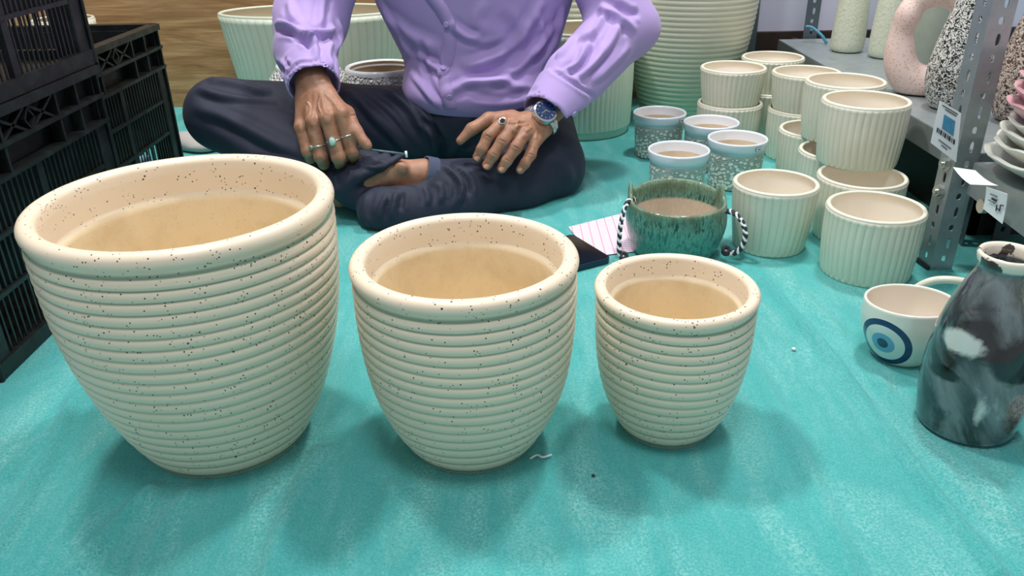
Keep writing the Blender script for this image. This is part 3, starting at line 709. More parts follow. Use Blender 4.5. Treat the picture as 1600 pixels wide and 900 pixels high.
# ------------------------------------------------------------------ crates
def crate_proto():
    W, D, H = .56, .44, .32      # x depth, y length, height
    root = empty('plastic_crate')
    # local origin: front (+x) face at x=0, centre of length at y=0
    def side(L):
        m = MB(); hy = L/2          # builds a panel in the local (x=out, y=along, z=up) frame
        m.box((-.014, -hy, .0), (0, hy, .022))                     # bottom flange
        m.box((-.016, -hy, H-.012), (.006, hy, H))                  # rim flange
        for z in (H-.050, H-.090): m.box((-.020, -hy, z), (.004, hy, z+.006))
        for y in (-hy*.98, -hy*.62, -hy*.34, hy*.34, hy*.62, hy*.98-.004): m.box((-.018, y, H-.088), (.002, y+.005, H-.01))
        m.box((-.020, -hy*.62, H-.088), (-.016, -hy*.34, H-.012)); m.box((-.020, hy*.34, H-.088), (-.016, hy*.62, H-.012))
        m.box((-.020, -hy, H-.088), (-.016, -hy*.62, H-.012)); m.box((-.020, hy*.62, H-.088), (-.016, hy, H-.012))
        m.box((-.020, -hy*.34, H-.048), (-.016, hy*.34, H-.012))
        m.box((-.024, -hy*.62, H-.088), (-.021, hy*.62, H-.05))  # black backing plate added to keep the handle opening dark
        zz0, zz1 = H-.047, H-.014
        for s_ in (-1, 1):                                         # crossed ribs round a small diamond
            m.bar((-.005, s_*hy*.33, zz0), (-.005, s_*hy*.02, zz1), .010, .004); m.bar((-.005, s_*hy*.33, zz1), (-.005, s_*hy*.02, zz0), .010, .004)
        m.bar((-.004, -.012, (zz0+zz1)/2), (-.004, 0, zz1-.002), .012, .003); m.bar((-.004, .012, (zz0+zz1)/2), (-.004, 0, zz1-.002), .012, .003)
        m.bar((-.004, -.012, (zz0+zz1)/2), (-.004, 0, zz0+.002), .012, .003); m.bar((-.004, .012, (zz0+zz1)/2), (-.004, 0, zz0+.002), .012, .003)
        for z in (.163, .095): m.box((-.012, -hy*.80, z), (-.001, hy*.80, z+.006))
        n = int(L*.78/.0125); y0 = -L*.39
        for k in range(n+1):
            y = y0+k*L*.78/n
            if abs(k-n/2) < 1: continue
            m.box((-.010, y-.0022, .098), (-.005, y+.0022, H-.088)); m.box((-.008, y-.0018, .02), (-.0066, y+.0018, .099))
        m.box((-.011, -.008, .02), (-.003, .008, H-.088))
        return m
    for L, T in ((D, Matrix.Translation((0, 0, 0))), (D, Matrix.Translation((-W, 0, 0)) @ Matrix.Rotation(PI, 4, 'Z')),
                 (W, Matrix.Translation((-W/2, D/2, 0)) @ Matrix.Rotation(PI/2, 4, 'Z')), (W, Matrix.Translation((-W/2, -D/2, 0)) @ Matrix.Rotation(-PI/2, 4, 'Z'))):
        m = side(L*.985); m.V = [tuple(T @ Vector(v)) for v in m.V]; m.build('side_panel', M['plastic'], root)
    for sx in (0, -W):
        for sy in (-1, 1):
            m = MB(); ex = -.001 if sx == 0 else 0; s_ = 1 if sx == 0 else -1
            x0 = sx+(-.003)*s_; x1 = x0-.040*s_
            m.box((min(x0, x1), min(sy*D/2, sy*(D/2-.040)), .0), (max(x0, x1), max(sy*D/2, sy*(D/2-.040)), H-.088))
            m.box((min(x0, x0+.005*s_), min(sy*(D/2-.003), sy*(D/2-.009)), .0), (max(x0, x0+.005*s_), max(sy*(D/2-.003), sy*(D/2-.009)), H-.088))
            m.build('corner_post', M['plastic'], root, bevel=.002)
    m = MB(); m.box((-W+.01, -D/2+.01, .004), (-.01, D/2-.01, .009)); m.build('base_panel', M['plastic'], root)
    return root
cp = crate_proto()
CR = [(-.660, 1.102, 0, 0, 'black slatted plastic crate on the floor nearest the camera, beside the largest pot'),
      (-.738, 1.557, 0, 0, 'black plastic crate standing behind the others, open top, by the wood wall'),
      (-.661, 1.114, .3215, .0, 'black slatted plastic crate stacked on top of the nearest crate')]
for i, (x, y, z, rz, lab) in enumerate(CR):
    o = cp if i == 0 else copy_tree(cp); o.location = (x, y, z); o.rotation_euler = (0, 0, rz); tag(o, lab, 'crate', 'black plastic crates at the left')
# wooden rods and cloth stored in rear crate
M['pine'] = plain('pine_stick', (196, 172, 118), .6); M['pale_blue'] = plain('pale_blue_box', (150, 190, 215), .5)
for k in range(2):
    b = MB(); b.box((0, 0, 0), (.02, .15 if k == 0 else .06, .078 if k == 0 else .060)); o = b.build('pine_board' if k == 0 else 'pale_blue_box', M['pine'] if k == 0 else M['pale_blue'], bevel=.002)
    o.location = (-.778, 1.44 if k == 0 else 1.60, .010); tag(o, 'pale pine board seen through the slats of the rear crate' if k == 0 else 'pale blue box seen through the slats of the rear crate', 'board' if k == 0 else 'box')
b = MB(); b.box((-.10, -.14, 0), (-.04, .10, .07)); o = b.build('lilac_box', plain('lilac_card', (150, 140, 190), .4)); o.location = (-.70, 1.09, .332); tag(o, 'lilac glossy box seen through the slats of the upper crate', 'box')
# grey cloth by the knee
gc = ground(306, 231)
def fcl(p): return smin(ell(p, gc+np.array([-.02, .0, .018]), (.06, .04, .022)), ell(p, gc+np.array([.03, -.02, .014]), (.045, .04, .017)), .02)
V, F = nets(fcl, gc-np.array([.1, .08, .01]), gc+np.array([.1, .08, .06]), .004); V[:, 2] = np.maximum(V[:, 2], .001)
tag(mesh_obj('grey_cloth', V, F, cloth('pale_grey_cloth', (178, 174, 170))), 'crumpled pale grey cloth on the floor between the rear crate and the knee', 'cloth')

# ------------------------------------------------------------------ steel shelf
def plate_holes(L, w, t_, holes):
    """plate in the xz plane: x 0..w, z 0..L, thickness along y 0..t_; holes (z, x, half w, half h)"""
    V = []; F = []; n = 16; holes = sorted(holes); zs = [0]+[(holes[i][0]+holes[i+1][0])/2 for i in range(len(holes)-1)]+[L]
    for i, (hz, hx, hw, hh) in enumerate(holes):
        z0, z1 = zs[i], zs[i+1]; base = len(V)
        hole = []; outer = []
        for k in range(n):
            a = 2*PI*(k+.5)/n; ca, sa = math.cos(a), math.sin(a)
            hole.append((hx+hw*np.sign(ca)*abs(ca)**.8, hz+hh*np.sign(sa)*abs(sa)**.8))
            dx = (w-hx) if ca > 0 else hx; dz = (z1-hz) if sa > 0 else (hz-z0)
            if k in (1, 6, 9, 14): outer.append((hx+np.sign(ca)*dx, hz+np.sign(sa)*dz))
            elif abs(ca)/1 > abs(sa): outer.append((hx+np.sign(ca)*dx, hz+dz*sa/.7*.6))
            else: outer.append((hx+dx*ca/.7*.6, hz+np.sign(sa)*dz))
        for y in (0, t_):
            for p in hole: V.append((p[0], y, p[1]))
            for p in outer: V.append((p[0], y, p[1]))
        for k in range(n):
            k2 = (k+1) % n; H0 = base; O0 = base+n; H1 = base+2*n; O1 = base+3*n
            F += [(H0+k, H0+k2, O0+k2, O0+k), (H1+k, O1+k, O1+k2, H1+k2), (H0+k, H1+k, H1+k2, H0+k2), (O0+k, O0+k2, O1+k2, O1+k)]
    return V, F
def slotted_post(name, foot, label, L=.9, ang=0, w=.032, mat=None, group=None, start=.02, flip=1):
    root = empty(name, foot, ang, label, 'shelf post', group)
    hs = []; z = start; k = 0
    while z < L-.02:
        hs.append((z, w*(.5 if k % 2 == 0 else .55), .0042 if k % 2 == 0 else .0034, .0052 if k % 2 == 0 else .0088)); z += .026; k += 1
    V, F = plate_holes(L, w, .002, hs); mesh_obj('flange', V, F, mat or M['steel'], root, smooth=False)
    V, F = plate_holes(L, w, .002, hs); V = [(w*0+(w-.002)+v[1], .002+v[0]*1.0, v[2]) for v in V]
    mesh_obj('flange', V, F, mat or M['steel'], root, smooth=False)
    return root
PX, PY = .676, 1.186
post = slotted_post('slotted_angle_post', (.668, 1.205, 0), 'near slotted steel angle post with bolts, holding the shelf of vases and bowls', .75, math.radians(-84), w=.036)
for z in (.172, .128):
    hx = MB(); hx.tube([(.018, -.0005, z), (.018, -.008, z)], .0085, 6); bo = hx.build('bolt', M['bolt'], post)
    hx = MB(); hx.tube([(.018, -.008, z), (.018, -.011, z)], .004, 12); hx.build('bolt_shaft', M['bolt'], bo)
    hx = MB(); hx.tube([(.018, 0.0, z), (.018, -.0015, z)], .011, 24); hx.build('washer', M['bolt'], bo)
b = MB(); b.V = []
b.box((-.004, -.004, -.004+.004), (.036, .012, .006)); b.build('foot_cap', M['plastic'], post, bevel=.001)
def shelf_board(name, A, B, C_, D_, z, lip, label, mat=None):
    root = empty(name, (0, 0, z), 0, label, 'shelf')
    V = [(*A, -.001), (*B, -.001), (*C_, -.001), (*D_, -.001), (*A, -.003), (*B, -.003), (*C_, -.003), (*D_, -.003)]
    mesh_obj('shelf_top', V, [(0, 1, 2, 3), (7, 6, 5, 4), (0, 4, 5, 1), (1, 5, 6, 2), (2, 6, 7, 3), (3, 7, 4, 0)], mat or M['steel'], root, smooth=False)
    for P_, Q_ in ((A, B), (B, C_), (C_, D_), (D_, A)):
        m = MB(); m.bar((*P_, -.002-lip/2), (*Q_, -.002-lip/2), .002, lip); m.build('folded_edge', mat or M['steel'], root)
    return root
SZ = .185
# left bay (further away) and right bay (nearer): A->B is the front edge
shelf_board('steel_shelf', (.722, 1.20), (.735, 2.25), (1.20, 2.25), (1.19, 1.20), SZ, .042, 'grey steel shelf carrying the tall vases behind the stacked planters')
shelf_board('steel_shelf', (.655, .55), (.695, 1.158), (1.16, 1.158), (1.12, .55), SZ-.001, .048, 'grey steel shelf carrying the stacked pink and white bowls, right edge')
gs = MB(); gs.V = []
slotted_post('slotted_angle_post', (.772, 1.262, 0), 'dark slotted post under the shelf, just behind the near post', .18, math.radians(80), mat=M['steel_dark'])
slotted_post('slotted_angle_post', (.835, 1.285, 0), 'second dark slotted post under the shelf, right of the near post', .18, math.radians(10), mat=M['steel_dark'])
slotted_post('slotted_angle_post', (.805, 2.265, 0), 'far slotted steel post in front of the lilac wall', .8, math.radians(-4), w=.036, mat=M['steel_dark'])
slotted_post('slotted_angle_post', (.93, 1.30, SZ), 'slotted steel post rising behind the pink bowls', .5, math.radians(-8), w=.04, mat=M['steel_dark'])
b = MB(); b.tube(catmull([(.832, 2.16, .187), (.82, 2.17, .205), (.80, 2.19, .222), (.785, 2.20, .224)], 6), [.004]*19, 8)
tag(b.build('blue_strap', plain('blue_strap_fabric', (60, 130, 150), .5), smooth=True), 'blue strap hanging at the foot of the far slotted post', 'strap')
b = MB(); b.box((.652, WY-.03, 0), (.670, WY-.002, .22)); tag(b.build('gold_strip', plain('gold_card', (150, 125, 70), .5), bevel=.001), 'narrow gold strip standing behind the very large ridged pot', 'strip')
b = MB(); b.box((.805, 1.31, 0), (.82, 2.36, .17)); b.box((.805, 1.31, 0), (1.16, 1.325, .17)); tag(b.build('shelf_shade_panels', M['shade_brown']), kind='structure')  # dark panels added under the shelf so the space there reads black
# things on the shelf
t = NT('pale_speckled_glaze'); c = t.mix(t.noise(20, 4), s2l((196, 204, 182)), s2l((214, 216, 198)))
c = t.mix(t.math('MULTIPLY', t.ramp(t.vor(240), [(.22, 1), (.32, 0)]), .6), c, s2l((150, 150, 128))); t.color(c); t.rough(.6); t.bump(t.noise(140, 5), .5, .002); M['pale_vase'] = t.m
t = NT('pink_speckled_glaze'); c = t.mix(t.noise(14, 4), s2l((232, 200, 192)), s2l((236, 218, 208)))
c = t.mix(t.math('MULTIPLY', t.ramp(t.vor(210), [(.2, 1), (.28, 0)]), .7), c, s2l((176, 112, 108))); t.color(c); t.rough(.35); t.bump(t.noise(150, 4), .3, .0015); M['pink_vase'] = t.m
def vase(name, loc, prof, mat, label, lean=0):
    P = [(.006, .002, 0, 0)]+[(p[0], p[1], 0, 0) for p in catmull([(a, b_, 0) for a, b_ in prof], 6)]
    top = P[-1]; P += [(top[0]-.003, top[1]+.001, 0, 0), (top[0]-.005, top[1]-.004, 0, 1), (top[0]-.008, top[1]-.06, 0, 1), (.001, top[1]-.062, 0, 1)]
    V, F, A = lathe(P, 72); o = mesh_obj(name, V, F, mat, None, attrs=A, loc=loc); return tag(o, label, 'vase')
pv = [(.030, 0), (.036, .004), (.040, .02), (.0385, .08), (.034, .14), (.024, .19), (.018, .22), (.020, .24)]
vase('pale_vase', (.845, 2.06, SZ), pv, M['pale_vase'], 'pale green-cream speckled vase on the shelf, left of the pair')
vase('pale_vase', (.905, 1.975, SZ), pv, M['pale_vase'], 'pale green-cream speckled vase on the shelf, right of the pair beside the pink ring vase')
vase('grey_vase', (.925, 1.82, SZ), [(.034, 0), (.042, .01), (.045, .08), (.04, .14), (.03, .20)], plain('grey_green_glaze', (150, 158, 145), .4), 'grey-green vase seen through the hole of the pink ring vase')
bwp = [(.026, 0), (.038, .004), (.048, .025), (.053, .055), (.050, .09), (.040, .14), (.030, .18), (.022, .22), (.019, .26), (.022, .28)]
vase('spotted_vase', (.817, 1.478, SZ), bwp, M['bw'], 'teardrop vase with black and white worm pattern, in front of the pink ring vase')
vase('spotted_vase', (.888, 1.385, SZ), bwp, M['brw'], 'teardrop vase with brown and white pattern, seen between the slotted posts')
# ring vase: pushed-in ring with a top opening
rc = np.array([.812, 1.592, SZ+.106])
def fring(p):
    q = p-rc; a = math.radians(-24); x = q[:, 0]*math.cos(a)+q[:, 1]*math.sin(a); y = -q[:, 0]*math.sin(a)+q[:, 1]*math.cos(a); z = q[:, 2]
    ang = np.arctan2(z/1.45, x); ex = .053*np.cos(ang); ez = .053*1.6*np.sin(ang)
    rr = .0245+.012*np.clip(-np.sin(ang), 0, 1)+.002*np.cos(3*ang+1.0)
    d = np.sqrt((x-ex)**2+(y/.95)**2+(z-ez)**2)-rr
    ln = ell(p, rc+np.array([-.046, .012, .040]), (.020, .022, .026)); d = smin(d, ln, .012)
    nk = cap(p, rc+np.array([.0, 0, .095]), rc+np.array([0, 0, .145]), .026, .020); d = smin(d, nk, .02)
    d = smax(d, -cap(p, rc+np.array([0, 0, .11]), rc+np.array([0, 0, .16]), .013, .014), .003)
    return smax(d, -(p[:, 2]-SZ-.001), .004)
V, F = nets(fring, rc-np.array([.13, .13, .15]), rc+np.array([.13, .13, .16]), .0035); V = relax(V, F, 1)
tag(mesh_obj('ring_vase', V, F, M['pink_vase']), 'pink speckled ceramic ring vase with a large hole, on the shelf', 'vase')
M['pink_bowl'] = plain('pink_glaze', (222, 168, 176), .3, coat=.3, nscale=30); M['white_bowl'] = plain('off_white_glaze', (224, 224, 214), .25, coat=.4)
def scallop(name, loc, R, H, mat, label, group, rz, cat='bowl'):
    P = [(.01, .001, 0, 0), (R*.45, 0, 0, 0), (R*.52, .003, 0, 0)]
    for u in np.linspace(0, 1, 10): P.append((R*(.54+.46*u**.8), .004+(H-.004)*u**1.3, 0, 0))
    P += [(R-.0015, H+.0012, 0, 0), (R-.003, H, 0, 0)]
    for u in np.linspace(1, 0, 8): P.append((R*(.52+.44*u**.8)-.002, .0075+(H-.006)*u**1.3, 0, 0))
    P.append((.001, .006, 0, 0))
    def mod(r, z, g, inn, T): w = np.clip(z/H, 0, 1); return r*(1+.035*w*np.abs(np.cos(5*T))-.01*w), z+.0018*w*np.cos(10*T), g
    V, F, A = lathe(P, 160, mod); o = mesh_obj(name, V, F, mat, None, attrs=A, loc=loc, rz=rz); return tag(o, label, cat, group)
bx_, by_ = .780, 1.070
z = SZ; labs = ['lowest and widest white scalloped plate, bottom of the stack on the shelf', 'white scalloped bowl second from the bottom of the shelf stack', 'white scalloped bowl third from the bottom of the shelf stack', 'topmost white scalloped bowl, right under the pink ones']
for k, (R_, H_, dz) in enumerate(((.110, .030, .014), (.102, .032, .013), (.098, .034, .014), (.092, .032, .020))):
    scallop('scalloped_bowl', (bx_+.004*k, by_+.006*k, z), R_, H_, M['white_bowl'], labs[k], 'stack of scalloped bowls', k*.3); z += dz
labs = ['lowest pink scalloped bowl, resting on the white ones', 'pink scalloped bowl second from the bottom of the pink stack', 'pink scalloped bowl second from the top of the pink stack', 'topmost pink scalloped bowl of the stack at the right edge']
for k in range(4):
    scallop('scalloped_bowl', (bx_+.012+.003*k, by_+.02, z), .097-.001*k, .036, M['pink_bowl'], labs[k], 'stack of scalloped bowls', k*.4); z += .019
# price tags
def sheet(name, P4, mat, n=10, bend=0.0, th=.0005, parent=None):
    """paper from four corners (tl, tr, br, bl); bend lifts the middle along the normal"""
    A_, B_, C_, D_ = [np.array(p, float) for p in P4]; nn = np.cross(B_-A_, D_-A_); nn /= np.linalg.norm(nn); V = []
    for s_ in (0, 1):
        for i in range(n+1):
            for j in range(2):
                u = i/n; p = (A_*(1-u)+D_*u)*(1-j)+(B_*(1-u)+C_*u)*j; V.append(p+nn*(bend*math.sin(PI*u)+s_*th))
    N = (n+1)*2; F = []
    for i in range(n): q_ = i*2; F += [(q_, q_+1, q_+3, q_+2), (N+q_, N+q_+2, N+q_+3, N+q_+1), (q_, q_+2, N+q_+2, N+q_), (q_+1, N+q_+1, N+q_+3, q_+3)]
    F += [(0, N, N+1, 1), (N-2, N-1, 2*N-1, 2*N-2)]
    return mesh_obj(name, V, F, mat, parent, smooth=False), nn
yy = 1.19
tq = [at(1468, 157, 1.172), at(1502, 177, 1.166), at(1494, 254, 1.168), at(1454, 223, 1.174)]
tg, nn = sheet('price_tag', tq, M['paper']); tag(tg, 'white tag with a blue picture and barcode on the shelf, left of the near post', 'price tag')
nn = nn*(-1 if nn[1] > 0 else 1)
def on(u, v, q=None, off=.0012): q = q or tq; A_, B_, C_, D_ = [np.array(p) for p in q]; return (A_*(1-v)+D_*v)*(1-u)+(B_*(1-v)+C_*v)*u+nn*off
def ink(u0, v0, u1, v1, mt, nm, q=None, par=None):
    q = q or tq; V = [on(u0, v0, q), on(u1, v0, q), on(u1, v1, q), on(u0, v1, q)]+[on(a, b__, q, .0004) for a, b__ in ((u0, v0), (u1, v0), (u1, v1), (u0, v1))]
    return mesh_obj(nm, V, [(0, 1, 2, 3), (7, 6, 5, 4), (0, 4, 5, 1), (1, 5, 6, 2), (2, 6, 7, 3), (3, 7, 4, 0)], mt, par or tg, smooth=False)
ink(.30, .22, .78, .53, M['print_blue'], 'printed_picture')
for k, (w0, w1) in enumerate(((.12, .17), (.2, .23), (.26, .33), (.37, .4), (.43, .5), (.54, .57), (.6, .68), (.72, .75), (.79, .86))): ink(w0, .58, w1, .68, M['ink'], 'barcode_bar')
for v0, a_, b__ in ((.05, .15, .85), (.10, .3, .8), (.80, .25, .75), (.87, .38, .62)): ink(a_, v0, b__, v0+.018, M['ink'], 'printed_line')
tq2 = [at(1541, 292, 1.020), at(1574, 303, .985), at(1566, 350, .985), at(1536, 326, 1.020)]
t2, nn = sheet('price_tag', tq2, M['paper'], bend=.001); tag(t2, 'small hanging white price tag with handwriting on the near shelf edge', 'price tag'); nn = nn*(-1 if nn[1] > 0 else 1)
for u0, v0, u1, v1 in ((.25, .2, .6, .225), (.35, .33, .6, .40), (.2, .47, .55, .49), (.62, .5, .66, .72), (.66, .60, .8, .63), (.78, .42, .82, .66), (.85, .40, .95, .43)): ink(u0, v0, u1, v1, M['ink'], 'written_mark', tq2, t2)
t3, _n = sheet('curled_paper_label', [at(1489, 261, 1.130), at(1524, 266, 1.10), at(1560, 290, 1.03), at(1516, 288, 1.06)], M['paper'], bend=.003); tag(t3, 'blank white paper label curling out from the near shelf edge by the bolts', 'label')
b = MB(); b.tube([(.669, 1.062, .150), (.660, 1.062, .150)], .010, 20); tag(b.build('shelf_bolt', M['bolt'], smooth=False), 'round bolt head on the near shelf edge behind the curled label', 'bolt')

#PERSON
# ------------------------------------------------------------------ the man
man = empty('person', (-.09, 1.78, 0), 0, 'man in a lavender shirt and navy trousers sitting cross-legged behind the ridged pots, wearing rings', 'person')
bpy.context.view_layer.update(); MI = np.array(man.matrix_world.inverted())
def part(name, V, F, mat, attrs=None, smooth=True, parent=None):
    V = np.asarray(V, float) - np.array([-.09, 1.78, 0]); return mesh_obj(name, V, F, mat, parent or man, smooth, attrs)
A3 = lambda *a: np.array(at(*a))
SA, EA, WA = np.array([-.285, 1.80, .60]), A3(486, 28, 1.70), A3(489, 130, 1.515)
SB, EB, WB = np.array([.115, 1.80, .60]), A3(972, 42, 1.72), A3(843, 191, 1.525)
waist, chest = A3(757, 150, 1.775), A3(738, -70, 1.80)
pel = A3(757, 192, 1.79); pel[2] = .105
nk0 = np.array([-.09, 1.80, .655]); hd = np.array([-.09, 1.745, .825])
# trousers ------------------------------------------------
kR = A3(347, 179, 1.70); kL = A3(850, 259, 1.60)
def leg_shapes(p, g=0.0):
    d = ell(p, pel, (.17+g, .125+g, .095+g))
    d = smin(d, ell(p, A3(750, 165, 1.78), (.150+g, .105+g, .07+g)), .04)
    d = smin(d, chain(p, [A3(655, 197, 1.77), A3(500, 190, 1.75), kR], [.086+g, .083+g, .074+g], .03), .03)
    d = smin(d, chain(p, [kR, A3(430, 232, 1.62), A3(520, 262, 1.535), A3(575, 268, 1.50)], [.072+g, .066+g, .056+g, .042+g], .03), .02)
    d = smin(d, chain(p, [A3(835, 200, 1.77), kL], [.088+g, .083+g], .03), .03)
    dl = chain(p, [kL, A3(800, 288, 1.545), A3(720, 308, 1.485), A3(640, 328, 1.435), A3(600, 330, 1.42)], [.078+g, .072+g, .063+g, .053+g, .050+g], .03)
    d = smin(d, dl, .018)
    d = smin(d, chain(p, [A3(520, 262, 1.535), A3(548, 284, 1.475), A3(556, 300, 1.45)], [.05+g, .040+g, .034+g], .02), .015)
    d = smin(d, chain(p, [A3(725, 292, 1.49), A3(672, 276, 1.465)], [.047+g, .036+g], .02), .02)
    return d
AK = [A3(720, 290, 1.50), A3(662, 272, 1.468), A3(612, 270, 1.458), A3(572, 283, 1.462), A3(530, 300, 1.48)]
AKR = [.03, .0265, .026, .031, .030]
def ftro(p):
    d = leg_shapes(p)
    ax = A3(625, 266, 1.452)-A3(690, 283, 1.475); ax /= np.linalg.norm(ax)
    # the open hem round the bare ankle
    q = A3(664, 274, 1.466); s_ = (p-q)@ax
    hole = chain(p, [A3(690, 281, 1.475), A3(610, 262, 1.44)], [.031, .036], .01)
    d = smax(d, -smax(hole, -(s_+.012), .003), .003)
    fl = chain(p, [A3(532, 296, 1.428), A3(560, 276, 1.426), A3(596, 259, 1.432), A3(628, 243, 1.452)], [.014, .012, .010, .006], .006)
    fl = smin(fl, chain(p, [A3(540, 278, 1.44), A3(572, 258, 1.45), A3(604, 246, 1.462)], [.018, .014, .010], .01), .012); d = smin(d, fl, .010)
    return smax(d, -(p[:, 2]-.002), .006)
V, F = nets(ftro, (-.82, 1.33, -.02), (.30, 1.96, .30), .0045); V = relax(V, F, 2)
TF = [([(300, 117), (372, 132), (424, 146)], .006, .010), ([(300, 134), (350, 150), (432, 162)], .005, .009), ([(298, 165), (372, 195), (464, 240)], .004, .012),
      ([(320, 180), (380, 215), (450, 262)], -.003, .012), ([(540, 140), (600, 192), (652, 250)], .006, .009), ([(580, 138), (624, 172), (656, 224)], -.005, .009), ([(560, 165), (610, 215), (640, 243)], .004, .007),
      ([(600, 138), (645, 172), (668, 214)], .005, .007), ([(640, 150), (668, 190), (680, 240)], .006, .007), ([(660, 185), (688, 215), (694, 248)], -.006, .007), ([(760, 190), (725, 215), (700, 245)], .005, .009),
      ([(720, 236), (750, 232), (785, 236)], .004, .008), ([(690, 256), (717, 278), (721, 300), (711, 326)], .007, .006), ([(704, 262), (728, 282), (732, 306)], -.004, .007), ([(740, 246), (775, 262), (800, 285)], .0035, .010),
      ([(620, 300), (614, 322), (612, 345)], .006, .005), ([(606, 304), (596, 322), (592, 345)], .005, .005), ([(630, 300), (626, 330)], -.004, .005), ([(686, 285), (690, 300), (688, 318)], .004, .006), ([(662, 290), (668, 306), (668, 322)], .004, .006),
      ([(575, 300), (570, 330), (578, 355)], .004, .007), ([(860, 240), (885, 262), (893, 290)], .003, .012), ([(400, 235), (470, 262), (530, 280)], .004, .008), ([(545, 250), (590, 262), (625, 247)], .003, .004)]
V = folds(V, F, [(a, b*1.4, c) for a, b, c in TF]); V[:, 2] = np.maximum(V[:, 2], .001)
tro_tree = bvh(V, F)
part('trousers', V, F, M['trousers'])
# hem lining seen at the ankle
def fhem(p):
    ax = A3(625, 266, 1.452)-A3(690, 283, 1.475); ax /= np.linalg.norm(ax); s_ = (p-A3(668, 275, 1.468))@ax
    c_ = chain(p, [A3(690, 281, 1.475), A3(640, 268, 1.452)], [.038, .0335], .01)
    return smax(np.abs(c_)-.0016, np.abs(s_)-.012, .001)
q = A3(668, 275, 1.468); V, F = nets(fhem, q-.07, q+.07, .0016); V[:, 2] = np.maximum(V[:, 2], .001); o_ = part('trouser_hem', V, F, M['lining']); o_['label'] = 'lighter navy turned hem at the bare ankle'
# belt
def fbelt(p):
    c_ = ell(p, A3(750, 158, 1.78), (.158, .112, .16)); n_ = np.array([.05, -.12, 1.0]); n_ /= np.linalg.norm(n_)
    return smax(np.abs(c_)-.004, np.abs((p-A3(750, 150, 1.78))@n_)-.017, .002)
q = A3(750, 158, 1.78); V, F = nets(fbelt, q-np.array([.19, .14, .07]), q+np.array([.19, .14, .09]), .003); part('belt', V, F, M['belt'])

# shirt ----------------------------------------------------
cufA0, cufA1 = A3(478, 78, 1.60), A3(490, 131, 1.512)
cufB0, cufB1 = A3(898, 122, 1.61), A3(856, 177, 1.54)
def unit(v): return v/np.linalg.norm(v)
axA = unit(cufA1-cufA0); axB = unit(cufB1-cufB0)
def fshirt(p):
    d = capx(p, waist+np.array([.0, 0, .03]), chest, .150, .222, .64, (0, 1, 0))
    d = smin(d, ell(p, A3(750, 138, 1.765), (.166, .116, .07)), .04)
    d = smin(d, capx(p, chest, np.array([-.09, 1.80, .60]), .20, .135, .62, (0, 1, 0)), .05)
    d = smin(d, chain(p, [SA, np.array([-.09, 1.81, .645]), SB], [.068, .07, .068], .04), .06)
    d = smin(d, cap(p, nk0-np.array([0, 0, .04]), nk0+np.array([0, -.005, .02]), .075, .062), .02)
    a = chain(p, [SA, EA, cufA0], [.078, .070, .060], .02); a = smin(a, cap(p, cufA0, cufA1, .058, .047), .012)
    a = smin(a, ell(p, EA+np.array([-.012, .0, -.012]), (.066, .06, .05)), .03)
    b = chain(p, [SB, EB, cufB0], [.078, .066, .060], .02); b = smin(b, cap(p, cufB0, cufB1, .060, .048), .012)
    b = smin(b, ell(p, EB+np.array([.018, 0, -.002]), (.055, .055, .04)), .03)
    # turned cuff bands
    ca = smax(cap(p, cufA0, cufA1, .061, .0495), np.abs((p-cufA1)@axA+.020)-.030, .003)
    cb = smax(cap(p, cufB0, cufB1, .066, .0515), np.abs((p-cufB1)@axB+.026)-.036, .003)
    a = np.minimum(a, ca); b = np.minimum(b, cb)
    a = smax(a, (p-cufA1)@axA-.010, .003); b = smax(b, (p-cufB1)@axB-.010, .003)
    ha = smax(cap(p, cufA1-axA*.045, cufA1+axA*.05, .043, .0455), -((p-cufA1)@axA+.035), .004)
    hb = smax(cap(p, cufB1-axB*.045, cufB1+axB*.05, .044, .0465), -((p-cufB1)@axB+.035), .004)
    a = smax(a, -ha, .002); b = smax(b, -hb, .002)
    d = smin(d, smin(a, b, .001), .012)
    nh = cap(p, nk0+np.array([0, 0, -.005]), nk0+np.array([0, -.01, .08]), .056, .056); d = smax(d, -nh, .004)
    # curved shirt tail
    q = p[:, 0]-waist[0]; zc = .116+.30*np.abs(q+.075)**1.2
    d = smax(d, (zc-p[:, 2])*.8, .006)
    return d
V, F = nets(fshirt, (-.46, 1.43, .10), (.38, 1.98, .74), .0042); V = relax(V, F, 1)
